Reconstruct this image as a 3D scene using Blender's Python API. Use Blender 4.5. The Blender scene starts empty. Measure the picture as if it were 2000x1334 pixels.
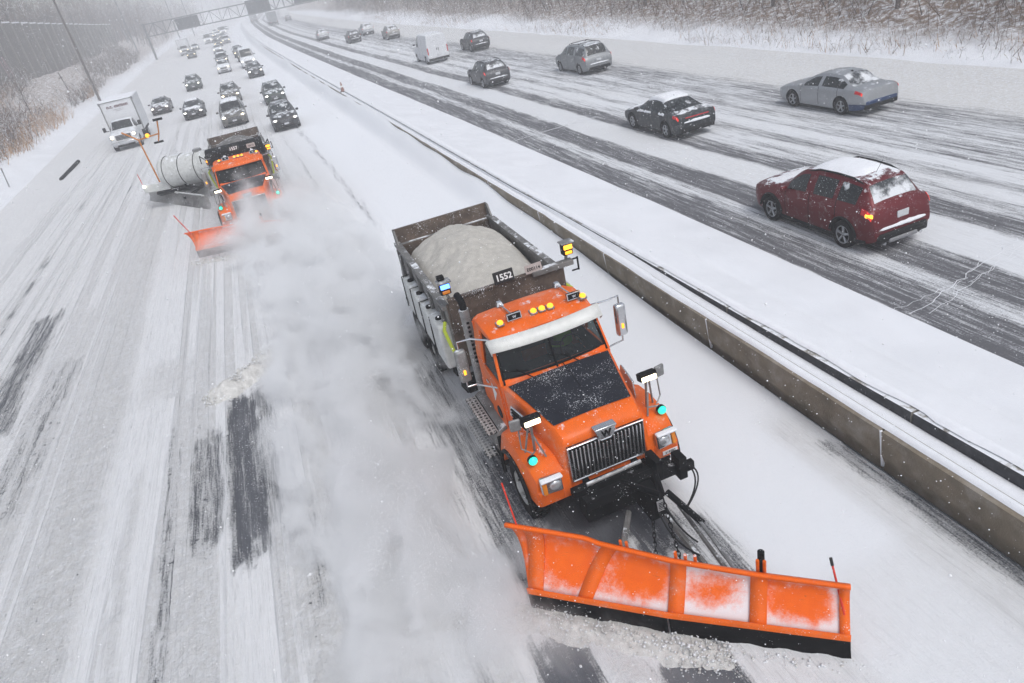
import bpy, bmesh, math, random
import numpy as np
from mathutils import Vector, Matrix, Euler
R = math.radians
SC = bpy.context.scene
COL = SC.collection

# ------------------------------------------------------------------ camera, world, sun
CH = 8.143
CM = ((0.9182624827737236, -0.32304847359852096, 0.22898405279823067),
      (-0.35171957729456693, -0.39978068083452917, 0.8464447685343749),
      (-0.18189928993255677, -0.8577966489425953, -0.4807260731278112))
cd = bpy.data.cameras.new("Camera"); cam = bpy.data.objects.new("Camera", cd); COL.objects.link(cam)
cd.sensor_width = 36.0; cd.lens = 24.886; cd.clip_start = 0.1; cd.clip_end = 4000
mw = Matrix.Identity(4)
for r_ in range(3):
    mw[r_][0] = CM[r_][0]; mw[r_][1] = -CM[r_][1]; mw[r_][2] = -CM[r_][2]
mw[2][3] = CH
cam.matrix_world = mw
SC.camera = cam

SUN_EL, SUN_AZ = 55.0, 165.0      # azimuth measured from +Y towards +X
w = bpy.data.worlds.new("World"); SC.world = w; w.use_nodes = True
nt = w.node_tree; nt.nodes.clear()
sky = nt.nodes.new('ShaderNodeTexSky'); sky.sky_type = 'NISHITA'; sky.sun_disc = False
sky.sun_elevation = R(SUN_EL); sky.sun_rotation = R(SUN_AZ); sky.dust_density = 2.0; sky.ozone_density = 1.0; sky.air_density = 1.0
bg = nt.nodes.new('ShaderNodeBackground'); bg.inputs['Strength'].default_value = 0.135
wo = nt.nodes.new('ShaderNodeOutputWorld')
hs = nt.nodes.new('ShaderNodeHueSaturation'); hs.inputs['Saturation'].default_value = 0.44
nt.links.new(sky.outputs[0], hs.inputs['Color']); nt.links.new(hs.outputs[0], bg.inputs['Color']); nt.links.new(bg.outputs[0], wo.inputs['Surface'])
ld = bpy.data.lights.new("sun", 'SUN'); ld.energy = 1.15; ld.angle = R(25); ld.color = (1.0, 0.99, 0.97)
sun = bpy.data.objects.new("sun", ld); COL.objects.link(sun)
sdir = Vector((math.sin(R(SUN_AZ)) * math.cos(R(SUN_EL)), math.cos(R(SUN_AZ)) * math.cos(R(SUN_EL)), math.sin(R(SUN_EL))))
sun.rotation_euler = sdir.to_track_quat('Z', 'Y').to_euler()
sun.location = (0, 0, 60)

SC.view_settings.view_transform = 'Standard'; SC.view_settings.look = 'None'
SC.view_settings.exposure = 0.20; SC.view_settings.gamma = 1.0
SC.render.engine = 'CYCLES'
cy = SC.cycles
cy.max_bounces = 9; cy.diffuse_bounces = 3; cy.glossy_bounces = 3; cy.transmission_bounces = 4
cy.volume_bounces = 7; cy.transparent_max_bounces = 12
cy.use_denoising = True; cy.use_adaptive_sampling = True; cy.adaptive_threshold = 0.03
cy.volume_step_rate = 1.0; cy.volume_max_steps = 160
cy.caustics_reflective = False; cy.caustics_refractive = False
cy.sample_clamp_indirect = 4.0

# ------------------------------------------------------------------ helpers
def tag(o, label=None, cat=None, group=None, kind=None):
    if label: o['label'] = label
    if cat: o['category'] = cat
    if group: o['group'] = group
    if kind: o['kind'] = kind
    return o

def empty(name, loc=(0, 0, 0), rz=0.0):
    o = bpy.data.objects.new(name, None); COL.objects.link(o)
    o.location = loc; o.rotation_euler = (0, 0, rz); o.empty_display_size = 0.2
    return o

def link(name, me, parent=None):
    o = bpy.data.objects.new(name, me); COL.objects.link(o)
    if parent: o.parent = parent
    return o

def np_mesh(name, V, F, mats, smooth=False, attr=None, uv=None):
    V = np.asarray(V, np.float32); F = np.asarray(F, np.int32)
    me = bpy.data.meshes.new(name)
    n, k = F.shape
    me.vertices.add(len(V)); me.vertices.foreach_set('co', V.ravel())
    me.loops.add(n * k); me.loops.foreach_set('vertex_index', F.ravel())
    me.polygons.add(n); me.polygons.foreach_set('loop_start', np.arange(0, n * k, k, dtype=np.int32))
    try: me.polygons.foreach_set('loop_total', np.full(n, k, np.int32))
    except Exception: pass
    if attr:
        for an, av in attr.items():
            a = me.attributes.new(an, 'FLOAT', 'POINT'); a.data.foreach_set('value', np.asarray(av, np.float32))
    me.update(calc_edges=True); me.validate()
    me.polygons.foreach_set('use_smooth', np.full(len(me.polygons), smooth))
    for m in (mats if isinstance(mats, (list, tuple)) else [mats]): me.materials.append(m)
    return me

class MB:
    """collects shapes, then links them as one mesh object"""
    def __init__(s): s.v = []; s.f = []; s.m = []; s.mi = 0
    def add(s, vs, fs):
        b = len(s.v); s.v += [tuple(v) for v in vs]
        for f in fs: s.f.append(tuple(b + i for i in f)); s.m.append(s.mi)
        return s
    def mat(s, i): s.mi = i; return s
    def box(s, c, d, rot=None, taper=None):
        hx, hy, hz = d[0] / 2, d[1] / 2, d[2] / 2
        vs = [Vector((x * hx, y * hy, z * hz)) for z in (-1, 1) for x, y in ((-1, -1), (1, -1), (1, 1), (-1, 1))]
        if taper:
            for i in range(4, 8): vs[i].x *= taper[0]; vs[i].y *= taper[1]
        if rot is not None:
            e = Euler([R(a) for a in rot]).to_matrix(); vs = [e @ v for v in vs]
        vs = [v + Vector(c) for v in vs]
        return s.add(vs, [(3, 2, 1, 0), (4, 5, 6, 7), (0, 1, 5, 4), (1, 2, 6, 5), (2, 3, 7, 6), (3, 0, 4, 7)])
    def hexa(s, p):   # 8 points: bottom loop 4, top loop 4
        return s.add(p, [(3, 2, 1, 0), (4, 5, 6, 7), (0, 1, 5, 4), (1, 2, 6, 5), (2, 3, 7, 6), (3, 0, 4, 7)])
    def tube(s, pts, r, n=8, r1=None, cap=True):
        pts = [Vector(p) for p in pts]; k = len(pts); rings = []
        up = None
        for i, p in enumerate(pts):
            t = (pts[min(i + 1, k - 1)] - pts[max(i - 1, 0)]).normalized()
            a = Vector((0, 0, 1)) if abs(t.z) < .9 else Vector((1, 0, 0))
            if up is None: u = t.cross(a).normalized()
            else:
                u = up - t * up.dot(t)
                u = u.normalized() if u.length > 1e-5 else t.cross(a).normalized()
            up = u; w_ = t.cross(u)
            rr = r if r1 is None else r + (r1 - r) * i / (k - 1)
            rings.append([p + (u * math.cos(2 * math.pi * j / n) + w_ * math.sin(2 * math.pi * j / n)) * rr for j in range(n)])
        vs = [v for q in rings for v in q]; fs = []
        for i in range(k - 1):
            for j in range(n):
                fs.append((i * n + j, i * n + (j + 1) % n, (i + 1) * n + (j + 1) % n, (i + 1) * n + j))
        if cap: fs.append(tuple(range(n - 1, -1, -1))); fs.append(tuple((k - 1) * n + j for j in range(n)))
        return s.add(vs, fs)
    def lathe(s, c, axis, prof, n=24, cap=True):
        """prof: (offset along axis, radius)"""
        ax = Vector(axis).normalized(); a = Vector((0, 0, 1)) if abs(ax.z) < .9 else Vector((1, 0, 0))
        u = ax.cross(a).normalized(); w_ = ax.cross(u); c = Vector(c)
        vs = []; fs = []
        for (o, r) in prof:
            for j in range(n):
                q = 2 * math.pi * j / n; vs.append(c + ax * o + (u * math.cos(q) + w_ * math.sin(q)) * max(r, 1e-4))
        for i in range(len(prof) - 1):
            for j in range(n): fs.append((i * n + j, (i + 1) * n + j, (i + 1) * n + (j + 1) % n, i * n + (j + 1) % n))
        if cap: fs.append(tuple(range(n))); fs.append(tuple((len(prof) - 1) * n + j for j in range(n - 1, -1, -1)))
        return s.add(vs, fs)
    def prism(s, poly, ax, a, b):
        """poly: 2-D outline; ax: axis it is extruded along ('x': poly is y,z ; 'y': x,z ; 'z': x,y)"""
        def P(p, t): return {'x': (t, p[0], p[1]), 'y': (p[0], t, p[1]), 'z': (p[0], p[1], t)}[ax]
        n = len(poly); vs = [P(p, a) for p in poly] + [P(p, b) for p in poly]
        return s.add(vs, [tuple(range(n)), tuple(range(2 * n - 1, n - 1, -1))] + [(i, i + n, (i + 1) % n + n, (i + 1) % n) for i in range(n)])
    def sphere(s, c, d, n=12, m=8, jit=0, rnd=None):
        vs = []; fs = []
        for i in range(m + 1):
            th = math.pi * i / m
            for j in range(n):
                ph = 2 * math.pi * j / n; k = 1 + (rnd.uniform(-jit, jit) if jit else 0)
                vs.append((c[0] + d[0] * k * math.sin(th) * math.cos(ph), c[1] + d[1] * k * math.sin(th) * math.sin(ph), c[2] + d[2] * k * math.cos(th)))
        for i in range(m):
            for j in range(n): fs.append((i * n + j, (i + 1) * n + j, (i + 1) * n + (j + 1) % n, i * n + (j + 1) % n))
        return s.add(vs, fs)
    def grid(s, P):   # P[i][j] points
        a = len(P); b = len(P[0])
        return s.add([p for r_ in P for p in r_], [(i * b + j, i * b + j + 1, (i + 1) * b + j + 1, (i + 1) * b + j) for i in range(a - 1) for j in range(b - 1)])
    def build(s, name, mats, parent=None, bevel=0, smooth=False, seg=2, solid=0, sub=0, clean=True):
        me = bpy.data.meshes.new(name); me.from_pydata(s.v, [], s.f)
        for m in (mats if isinstance(mats, (list, tuple)) else [mats]): me.materials.append(m)
        me.polygons.foreach_set('material_index', s.m)
        if clean:
            bm = bmesh.new(); bm.from_mesh(me)
            bmesh.ops.remove_doubles(bm, verts=bm.verts, dist=2e-4)
            bmesh.ops.recalc_face_normals(bm, faces=bm.faces); bm.to_mesh(me); bm.free()
        if smooth or bevel:
            me.polygons.foreach_set('use_smooth', [True] * len(me.polygons))
            if not smooth or smooth == 'auto':
                bm = bmesh.new(); bm.from_mesh(me)
                for e in bm.edges:
                    if len(e.link_faces) == 2 and e.calc_face_angle(0) > R(35): e.smooth = False
                bm.to_mesh(me); bm.free()
        o = link(name, me, parent)
        if solid:
            q = o.modifiers.new('solid', 'SOLIDIFY'); q.thickness = solid; q.offset = 0
        if bevel:
            q = o.modifiers.new('bevel', 'BEVEL'); q.width = bevel; q.segments = seg; q.limit_method = 'ANGLE'; q.angle_limit = R(35); q.harden_normals = False
        if sub:
            q = o.modifiers.new('sub', 'SUBSURF'); q.levels = sub; q.render_levels = sub
        return o

def text_mesh(txt, size, mat_, depth=0.004, bold=0.0, space=1.0):
    cu = bpy.data.curves.new('text', 'FONT'); cu.body = txt; cu.size = size; cu.extrude = depth; cu.offset = bold
    cu.align_x = 'CENTER'; cu.align_y = 'CENTER'; cu.space_character = space; cu.resolution_u = 3
    o = bpy.data.objects.new('text', cu); COL.objects.link(o)
    dg = bpy.context.evaluated_depsgraph_get(); me = bpy.data.meshes.new_from_object(o.evaluated_get(dg))
    bpy.data.objects.remove(o); me.materials.clear(); me.materials.append(mat_)
    return me

def children(o): return [c for c in bpy.data.objects if c.parent == o]
KIDS = {}
def copy_tree(o, parent=None, paint=None):
    """copies a thing with its parts and sub-parts; paint swaps the paint material"""
    if o.name not in KIDS: KIDS[o.name] = children(o)
    c = o.copy(); COL.objects.link(c); c.parent = parent
    if paint and c.type == 'MESH':
        for sl in c.material_slots:
            if sl.material and sl.material.name in paint:
                mm = paint[sl.material.name]; sl.link = 'OBJECT'; sl.material = mm
    for ch in KIDS[o.name]: copy_tree(ch, c, paint)
    return c

# smooth value noise for shaping ground
def vnoise(x, y, seed=0):
    x = np.asarray(x, float); y = np.asarray(y, float)
    xi = np.floor(x); yi = np.floor(y); fx = x - xi; fy = y - yi
    fx = fx * fx * (3 - 2 * fx); fy = fy * fy * (3 - 2 * fy)
    def h(a, b):
        q = np.sin(a * 127.1 + b * 311.7 + seed * 74.7) * 43758.5453
        return q - np.floor(q)
    return (h(xi, yi) * (1 - fx) + h(xi + 1, yi) * fx) * (1 - fy) + (h(xi, yi + 1) * (1 - fx) + h(xi + 1, yi + 1) * fx) * fy
def fbm(x, y, seed=0, o=4):
    s = 0; a = .5; 
    for i in range(o): s = s + a * vnoise(x * 2 ** i, y * 2 ** i, seed + i * 7); a *= .5
    return s / (1 - .5 ** o)
def sstep(a, b, x): t = np.clip((x - a) / (b - a), 0, 1); return t * t * (3 - 2 * t)

# ------------------------------------------------------------------ materials
def newmat(name):
    m = bpy.data.materials.new(name); m.use_nodes = True; nt = m.node_tree; nt.nodes.clear()
    return m, nt
def N(nt, t, **kw):
    n = nt.nodes.new(t)
    for k, v in kw.items():
        if k in n.inputs: n.inputs[k].default_value = v
        else: setattr(n, k, v)
    return n
def math_(nt, op, a, b=None, c=None, clamp=False):
    n = nt.nodes.new('ShaderNodeMath'); n.operation = op; n.use_clamp = clamp
    for i, q in enumerate((a, b, c)):
        if q is None: continue
        if isinstance(q, (int, float)): n.inputs[i].default_value = q
        else: nt.links.new(q, n.inputs[i])
    return n.outputs[0]
def mapr(nt, v, a, b, c=0.0, d=1.0, smooth=True):
    n = nt.nodes.new('ShaderNodeMapRange'); n.interpolation_type = 'SMOOTHSTEP' if smooth else 'LINEAR'
    nt.links.new(v, n.inputs[0]); n.inputs[1].default_value = a; n.inputs[2].default_value = b; n.inputs[3].default_value = c; n.inputs[4].default_value = d
    return n.outputs[0]
def mixc(nt, f, a, b):
    n = nt.nodes.new('ShaderNodeMix'); n.data_type = 'RGBA'
    for i, q in ((0, f), (6, a), (7, b)):
        if isinstance(q, (int, float)): n.inputs[i].default_value = q
        elif isinstance(q, tuple): n.inputs[i].default_value = (q + (1,))[:4]
        else: nt.links.new(q, n.inputs[i])
    return n.outputs[2]
def noise(nt, vec, scale, detail=3, rough=.55, dist=0):
    n = nt.nodes.new('ShaderNodeTexNoise'); n.inputs['Scale'].default_value = scale; n.inputs['Detail'].default_value = detail
    n.inputs['Roughness'].default_value = rough; n.inputs['Distortion'].default_value = dist
    if vec is not None: nt.links.new(vec, n.inputs['Vector'])
    return n.outputs['Fac']
SNOWC = (0.80, 0.82, 0.85)
def pmat(name, col, rough=.5, metal=0.0, snow=0.0, speck=0.0, var=.12, vscale=6.0, bump=0.0, bscale=60., coat=0.0, dirt=0.0, dirtc=(.45, .44, .43), emit=None, es=0.0, spec=.3):
    m, nt = newmat(name)
    out = N(nt, 'ShaderNodeOutputMaterial'); p = N(nt, 'ShaderNodeBsdfPrincipled'); nt.links.new(p.outputs[0], out.inputs[0])
    tc = N(nt, 'ShaderNodeTexCoord'); ob = tc.outputs['Object']; ge = N(nt, 'ShaderNodeNewGeometry')
    nv = noise(nt, ob, vscale, 4)
    k = mapr(nt, nv, .25, .75, 1 - var, 1 + var, False)
    vm = N(nt, 'ShaderNodeVectorMath', operation='SCALE'); vm.inputs[0].default_value = col[:3]; nt.links.new(k, vm.inputs['Scale'])
    c = vm.outputs[0]
    rgh = rough
    if dirt:
        dn = noise(nt, ob, vscale * .6, 6, .7)
        df = mapr(nt, dn, .62 - dirt * .3, .85 - dirt * .2)
        df = math_(nt, 'MULTIPLY', df, min(1, .4 + dirt * .6))
        c = mixc(nt, df, c, dirtc)
    if snow or speck:
        f = None
        if snow:
            sx = N(nt, 'ShaderNodeSeparateXYZ'); nt.links.new(ge.outputs['Normal'], sx.inputs[0])
            n1 = noise(nt, ob, 3.2, 6, .68)
            a = math_(nt, 'MULTIPLY', sx.outputs[2], .55)
            b = math_(nt, 'ADD', a, n1)
            f = mapr(nt, b, 1.18 - snow * .62, 1.30 - snow * .62)
            low = mapr(nt, sx.outputs[2], -.1, .35); f = math_(nt, 'MULTIPLY', f, low)
        if speck:
            n2 = noise(nt, ob, 55, 2, .6); n3 = noise(nt, ob, 2.6, 5, .65)
            q = math_(nt, 'ADD', n2, math_(nt, 'MULTIPLY', n3, .6))
            g = mapr(nt, q, 1.10 - speck * .3, 1.16 - speck * .3)
            f = g if f is None else math_(nt, 'MAXIMUM', f, g)
        c = mixc(nt, f, c, SNOWC)
        nt.links.new(mapr(nt, f, 0, 1, rough, .85, False), p.inputs['Roughness'])
        if metal: nt.links.new(mapr(nt, f, 0, 1, metal, 0, False), p.inputs['Metallic'])
        if coat: nt.links.new(mapr(nt, f, 0, 1, coat, 0, False), p.inputs['Coat Weight'])
    else:
        p.inputs['Roughness'].default_value = rough; p.inputs['Metallic'].default_value = metal; p.inputs['Coat Weight'].default_value = coat
    p.inputs['Coat Roughness'].default_value = .08
    p.inputs['Specular IOR Level'].default_value = spec
    nt.links.new(c, p.inputs['Base Color'])
    if bump:
        bn = N(nt, 'ShaderNodeBump'); bn.inputs['Strength'].default_value = bump; bn.inputs['Distance'].default_value = .02
        nt.links.new(noise(nt, ob, bscale, 4), bn.inputs['Height']); nt.links.new(bn.outputs[0], p.inputs['Normal'])
    if emit:
        p.inputs['Emission Color'].default_value = emit + (1,); p.inputs['Emission Strength'].default_value = es
    return m
def glassmat(name, tint=(.5, .55, .55), clear=.35, col=(.02, .03, .03), rough=.05, frost=0.0):
    m, nt = newmat(name); out = N(nt, 'ShaderNodeOutputMaterial')
    p = N(nt, 'ShaderNodeBsdfPrincipled'); p.inputs['Base Color'].default_value = col + (1,); p.inputs['Roughness'].default_value = rough
    tr = N(nt, 'ShaderNodeBsdfTransparent'); tr.inputs[0].default_value = tint + (1,)
    mx = N(nt, 'ShaderNodeMixShader'); mx.inputs[0].default_value = clear
    nt.links.new(p.outputs[0], mx.inputs[1]); nt.links.new(tr.outputs[0], mx.inputs[2])
    last = mx.outputs[0]
    if frost:
        tc = N(nt, 'ShaderNodeTexCoord'); f = noise(nt, tc.outputs['Object'], 2.2, 5, .6)
        f = mapr(nt, f, .62 - frost * .3, .72 - frost * .15)
        g = noise(nt, tc.outputs['Object'], 60, 2); g = mapr(nt, g, .66, .72); f = math_(nt, 'MAXIMUM', f, g)
        d = N(nt, 'ShaderNodeBsdfDiffuse'); d.inputs[0].default_value = SNOWC + (1,)
        m2 = N(nt, 'ShaderNodeMixShader'); nt.links.new(math_(nt, 'MULTIPLY', f, .85), m2.inputs[0]); nt.links.new(last, m2.inputs[1]); nt.links.new(d.outputs[0], m2.inputs[2]); last = m2.outputs[0]
    nt.links.new(last, out.inputs[0]); return m

def snowmat(name, base=(.82, .83, .86), slush=(.62, .60, .57), asphalt=(.13, .135, .155), cover=False, rockbump=.5):
    """ground under snow. attributes: cover (0 bare asphalt .. 1 snow), slush (0 clean .. 1 brown grit), lump (rough clods)"""
    m, nt = newmat(name); out = N(nt, 'ShaderNodeOutputMaterial'); p = N(nt, 'ShaderNodeBsdfPrincipled'); nt.links.new(p.outputs[0], out.inputs[0])
    tc = N(nt, 'ShaderNodeTexCoord'); ob = tc.outputs['Object']
    def att(a):
        n = N(nt, 'ShaderNodeAttribute'); n.attribute_name = a; return n.outputs['Fac']
    mp = N(nt, 'ShaderNodeMapping'); mp.inputs['Scale'].default_value = (7, .35, 1); nt.links.new(ob, mp.inputs[0])
    mp2 = N(nt, 'ShaderNodeMapping'); mp2.inputs['Scale'].default_value = (26, 1.3, 1); nt.links.new(ob, mp2.inputs[0])
    st = noise(nt, mp.outputs[0], 1, 4, .6); st2 = noise(nt, mp2.outputs[0], 1, 4, .65)
    def lane_noise(sx_, sy_, d_):
        mq_ = N(nt, 'ShaderNodeMapping'); mq_.inputs['Scale'].default_value = (sx_, sy_, 0); nt.links.new(ob, mq_.inputs[0]); return noise(nt, mq_.outputs[0], 1, d_, .6)
    t1 = lane_noise(2.3, .018, 2); t2 = lane_noise(8.5, .03, 3)
    gr = noise(nt, ob, 38, 4, .7); cl = noise(nt, ob, 9, 6, .72); big = noise(nt, ob, .7, 3)
    if cover:
        cv = att('cover'); sl = att('slush'); lu = att('lump'); tk = att('track')
        rt = att('ruts'); band = math_(nt, 'MULTIPLY', rt, mapr(nt, t1, .50, .56)); lu = math_(nt, 'MAXIMUM', lu, math_(nt, 'MULTIPLY', band, .9)); sl = math_(nt, 'MAXIMUM', sl, math_(nt, 'MULTIPLY', band, .7))
        rut = math_(nt, 'MULTIPLY', rt, mapr(nt, t2, .60, .68))
        q = math_(nt, 'ADD', math_(nt, 'ADD', cv, math_(nt, 'MULTIPLY', math_(nt, 'SUBTRACT', 1.0, tk), .35)), math_(nt, 'MULTIPLY', math_(nt, 'SUBTRACT', st, .5), 1.15))
        q = math_(nt, 'ADD', q, math_(nt, 'MULTIPLY', math_(nt, 'SUBTRACT', st2, .5), 1.1))
        q = math_(nt, 'ADD', q, math_(nt, 'MULTIPLY', math_(nt, 'SUBTRACT', gr, .5), 1.0))
        q = math_(nt, 'SUBTRACT', q, math_(nt, 'MULTIPLY', lu, mapr(nt, noise(nt, ob, 6.5, 6, .75), .56, .74, 0, .55)))
        q = math_(nt, 'SUBTRACT', q, math_(nt, 'MULTIPLY', rut, mapr(nt, noise(nt, mp.outputs[0], .9, 5, .7), .50, .64, 0, .55)))
        f = mapr(nt, q, .22, .74)
        sc = mixc(nt, math_(nt, 'MULTIPLY', math_(nt, 'MULTIPLY', sl, mapr(nt, cl, .3, .62)), .9), base, slush)
        sc = mixc(nt, math_(nt, 'MULTIPLY', lu, mapr(nt, noise(nt, ob, 24, 5, .75), .52, .70, 0, .5)), sc, (.36, .36, .37))
        sc = mixc(nt, math_(nt, 'MULTIPLY', tk, mapr(nt, st2, .50, .72, 0, .42)), sc, (.44, .44, .45)); sc = mixc(nt, math_(nt, 'MULTIPLY', tk, mapr(nt, st, .56, .74, 0, .3)), sc, (.50, .50, .51)); sc = mixc(nt, tk, (.83, .845, .875), sc)
        sc = mixc(nt, math_(nt, 'MULTIPLY', rut, .42), sc, (.38, .38, .39))
        asv = mixc(nt, gr, tuple(.7 * a for a in asphalt), tuple(1.35 * a for a in asphalt))
        c = mixc(nt, f, asv, sc)
        hgt = math_(nt, 'ADD', math_(nt, 'MULTIPLY', f, .5), math_(nt, 'MULTIPLY', math_(nt, 'MULTIPLY', math_(nt, 'ADD', cl, noise(nt, ob, 22, 4, .7)), lu), 1.2))
        hgt = math_(nt, 'ADD', hgt, math_(nt, 'ADD', math_(nt, 'MULTIPLY', gr, .22), math_(nt, 'MULTIPLY', math_(nt, 'MULTIPLY', t2, rt), 1.6))); hgt = math_(nt, 'ADD', hgt, math_(nt, 'MULTIPLY', math_(nt, 'MULTIPLY', st2, tk), .5))
    else:
        c = mixc(nt, mapr(nt, big, .3, .7), tuple(.93 * a for a in base), base)
        sx = N(nt, 'ShaderNodeSeparateXYZ'); nt.links.new(ob, sx.inputs[0])
        wood = math_(nt, 'MAXIMUM', mapr(nt, sx.outputs[0], 30.2, 33.5), mapr(nt, sx.outputs[0], -18.5, -23, 0, .8))
        li = mapr(nt, noise(nt, ob, 2.6, 7, .75), .36, .56); li = math_(nt, 'MULTIPLY', li, wood)
        c = mixc(nt, li, c, mixc(nt, noise(nt, ob, 1.1, 4), (.10, .07, .055), (.30, .20, .13)))
        hgt = math_(nt, 'ADD', math_(nt, 'MULTIPLY', cl, .25), math_(nt, 'MULTIPLY', gr, .1))
    bn = N(nt, 'ShaderNodeBump'); bn.inputs['Strength'].default_value = rockbump; bn.inputs['Distance'].default_value = .06
    nt.links.new(hgt, bn.inputs['Height']); nt.links.new(bn.outputs[0], p.inputs['Normal'])
    nt.links.new(c, p.inputs['Base Color']); p.inputs['Roughness'].default_value = .8; p.inputs['Specular IOR Level'].default_value = .25
    return m
# ------------------------------------------------------------------ road line: everything along the motorway follows this bend
CY = [-50, 20, 40, 60, 80, 135, 190, 290, 355, 600, 1200]
CX = [0, 0, -.3, -.7, -1.1, -2.0, -2.5, -1.5, 0, 18, 80]
def cx(y): return np.interp(y, CY, CX)
M_ground = snowmat('snow_ground'); M_road = snowmat('snowy_road', base=(.76, .765, .78), slush=(.62, .61, .595), asphalt=(.105, .11, .125), cover=True, rockbump=.7)
M_road2 = snowmat('gritty_road', base=(.75, .765, .79), slush=(.60, .585, .56), asphalt=(.115, .115, .125), cover=True, rockbump=.25)
def sheet(name, xs, ys, hf, mat_, attrs=None, smooth=True, kind='structure', lab=None):
    xs = np.asarray(xs); ys = np.asarray(ys); X, Y = np.meshgrid(xs, ys); Z = hf(X, Y) if callable(hf) else np.full(X.shape, float(hf))
    V = np.stack([X + cx(Y), Y, Z], -1).reshape(-1, 3); nx = len(xs); ny = len(ys)
    i, j = np.meshgrid(np.arange(nx - 1), np.arange(ny - 1)); a = (j * nx + i).ravel()
    F = np.stack([a, a + 1, a + nx + 1, a + nx], 1)
    at = {k: f(X, Y).ravel() for k, f in attrs.items()} if attrs else None
    o = link(name, np_mesh(name, V, F, mat_, smooth, at)); tag(o, kind=kind); 
    if lab: tag(o, lab)
    return o
def yy(*seg):
    o = []
    for a, b, s in seg: o += list(np.arange(a, b, s))
    return np.array(o + [seg[-1][1]])

def h_ground(X, Y):
    left = sstep(-15.5, -18.5, X) * .8 + sstep(-18.5, -32, X) * 3.2
    right = sstep(27.6, 29.2, X) * .4 + sstep(29, 40, X) * 1.5 + sstep(40, 80, X) * 4
    n = (fbm(X * .35, Y * .12, 3) - .5)
    rough = (sstep(-14.5, -18, X) + sstep(27.8, 31, X))
    lumps = (fbm(X * 1.3, Y * 1.3, 9) - .5) * .5 * rough * np.clip(1.4 - Y / 130, .15, 1)
    return -.06 + left + right + n * (.1 + rough * .9) + lumps - .05 * (1 - rough)
sheet('ground', np.concatenate([np.linspace(-900, -70, 8), np.arange(-60, -14, 1.), np.arange(-14, -11, .5), np.linspace(-8, 24, 6), np.arange(26, 45, .6), np.linspace(50, 900, 9)]),
      yy((-60, 0, 10), (0, 90, .8), (90, 260, 3), (260, 2600, 90)), h_ground, M_ground)

# ---- carriageway on the left (traffic towards the camera)
rs = np.random.RandomState(4)
def bands(X, Y, lst):
    o = np.zeros(X.shape)
    for (a, b, y0, y1, v, e) in lst:
        wx = (fbm(Y * .6 + a * 5, Y * 0 + b, 5) - .5) * .25
        o = np.maximum(o, v * sstep(a - e, a + e, X + wx) * sstep(b + e, b - e, X + wx) * sstep(y0 - .5, y0 + .6, Y + (fbm(X * 9, Y * 3, 2, 3) - .5) * 1.3) * sstep(y1 + .4, y1 - .5, Y + (fbm(X * 9, Y * 3, 3, 3) - .5) * 1.3))
    return o
BARE_AND_SHADE = [(-2.82, -2.12, 10.2, 16.3, .80, .10), (-3.55, -2.8, 10.9, 15.0, .50, .16), (-2.2, -1.8, 10.6, 16.3, .52, .14), (-4.0, -3.8, 8, 15, .36, .1), (-1.6, -1.35, 8.4, 11, .5, .12),
        (1.0, 1.75, 2, 6.5, .85, .12), (2.4, 3.3, 1, 5.7, .95, .1), (.2, .5, 2, 6.6, .4, .15),
        (2.7, 3.15, 26, 75, .55, .2), (3.4, 3.7, 20, 60, .35, .15), (6.85, 7.28, -4, 7.6, .55, .14),
        (-9.2, -8.1, 18, 27, .55, .4), (-10.15, -9.98, 22, 47, .5, .06), (-9.75, -9.6, 22, 47, .4, .05), (-8.0, -6.9, 14, 22, .36, .3),
        (-4.1, -3.98, 3, 16, .38, .04),
        (1.6, 1.9, 20, 60, .32, .2), (-.6, -.2, 30, 70, .25, .2), (-3.5, -3.1, 40, 90, .25, .2), (-5.6, -5.2, 40, 70, .3, .25),
        (1.2, 3.0, 7.0, 10.6, .62, .4), (2.1, 4.0, 6.9, 11.5, .95, .25), (3.9, 4.5, 5.2, 7.4, .5, .2), (1.1, 2.2, 9, 15, .5, .3)]  # strongest patch here, under the truck front: wet asphalt with shade painted in
LUMP = [(-6.3, -5.3, 3, 40, 1, .25), (-7.6, -6.9, 3, 26, .7, .3), (-3.95, -3.3, 3, 17, .8, .12), (-1.85, -1.2, 3, 12, 1, .2), (-.9, -.1, 3, 9.5, 1, .2), (.2, .9, 2, 6.8, .7, .2),
        (-4.75, -4.55, 3, 14, .7, .1), (-2.9, -2.75, 3, 10, .3, .1), (-9, -8.2, 8, 24, .7, .4), (1.9, 2.3, 2, 6, .6, .15), (-5.0, -3.0, 17.2, 19.5, .6, .5)]
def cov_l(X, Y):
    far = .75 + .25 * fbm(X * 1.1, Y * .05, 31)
    return np.clip(far - bands(X, Y, BARE_AND_SHADE) + .12, 0, 1.2)
def lump_l(X, Y): return np.clip(bands(X, Y, LUMP) + .12, 0, 1) * sstep(60, 15, Y)
def slush_l(X, Y): return np.clip(.25 + bands(X, Y, LUMP) * .55 + sstep(-4.5, -9, X) * .3, 0, 1)
def h_road_l(X, Y):
    c = np.clip(cov_l(X, Y), 0, 1); l = lump_l(X, Y)
    z = .004 + .035 * sstep(.2, .8, c) + l * (fbm(X * 9, Y * 9, 12, 3) - .35) * .10
    # drift that climbs the foot of the near wall
    d = sstep(6.2, 7.25, X) * np.interp(Y, [9, 13, 17, 24, 40, 80], [.0, .08, .22, .5, .66, .72]) * (.8 + .4 * vnoise(X * 0, Y * .35, 8))
    # shallow windrow along the left verge
    v = np.exp(-((X + 12.2) / 1.2) ** 2) * .12 * (.5 + vnoise(X, Y * .3, 6))
    return z + d + v
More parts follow.
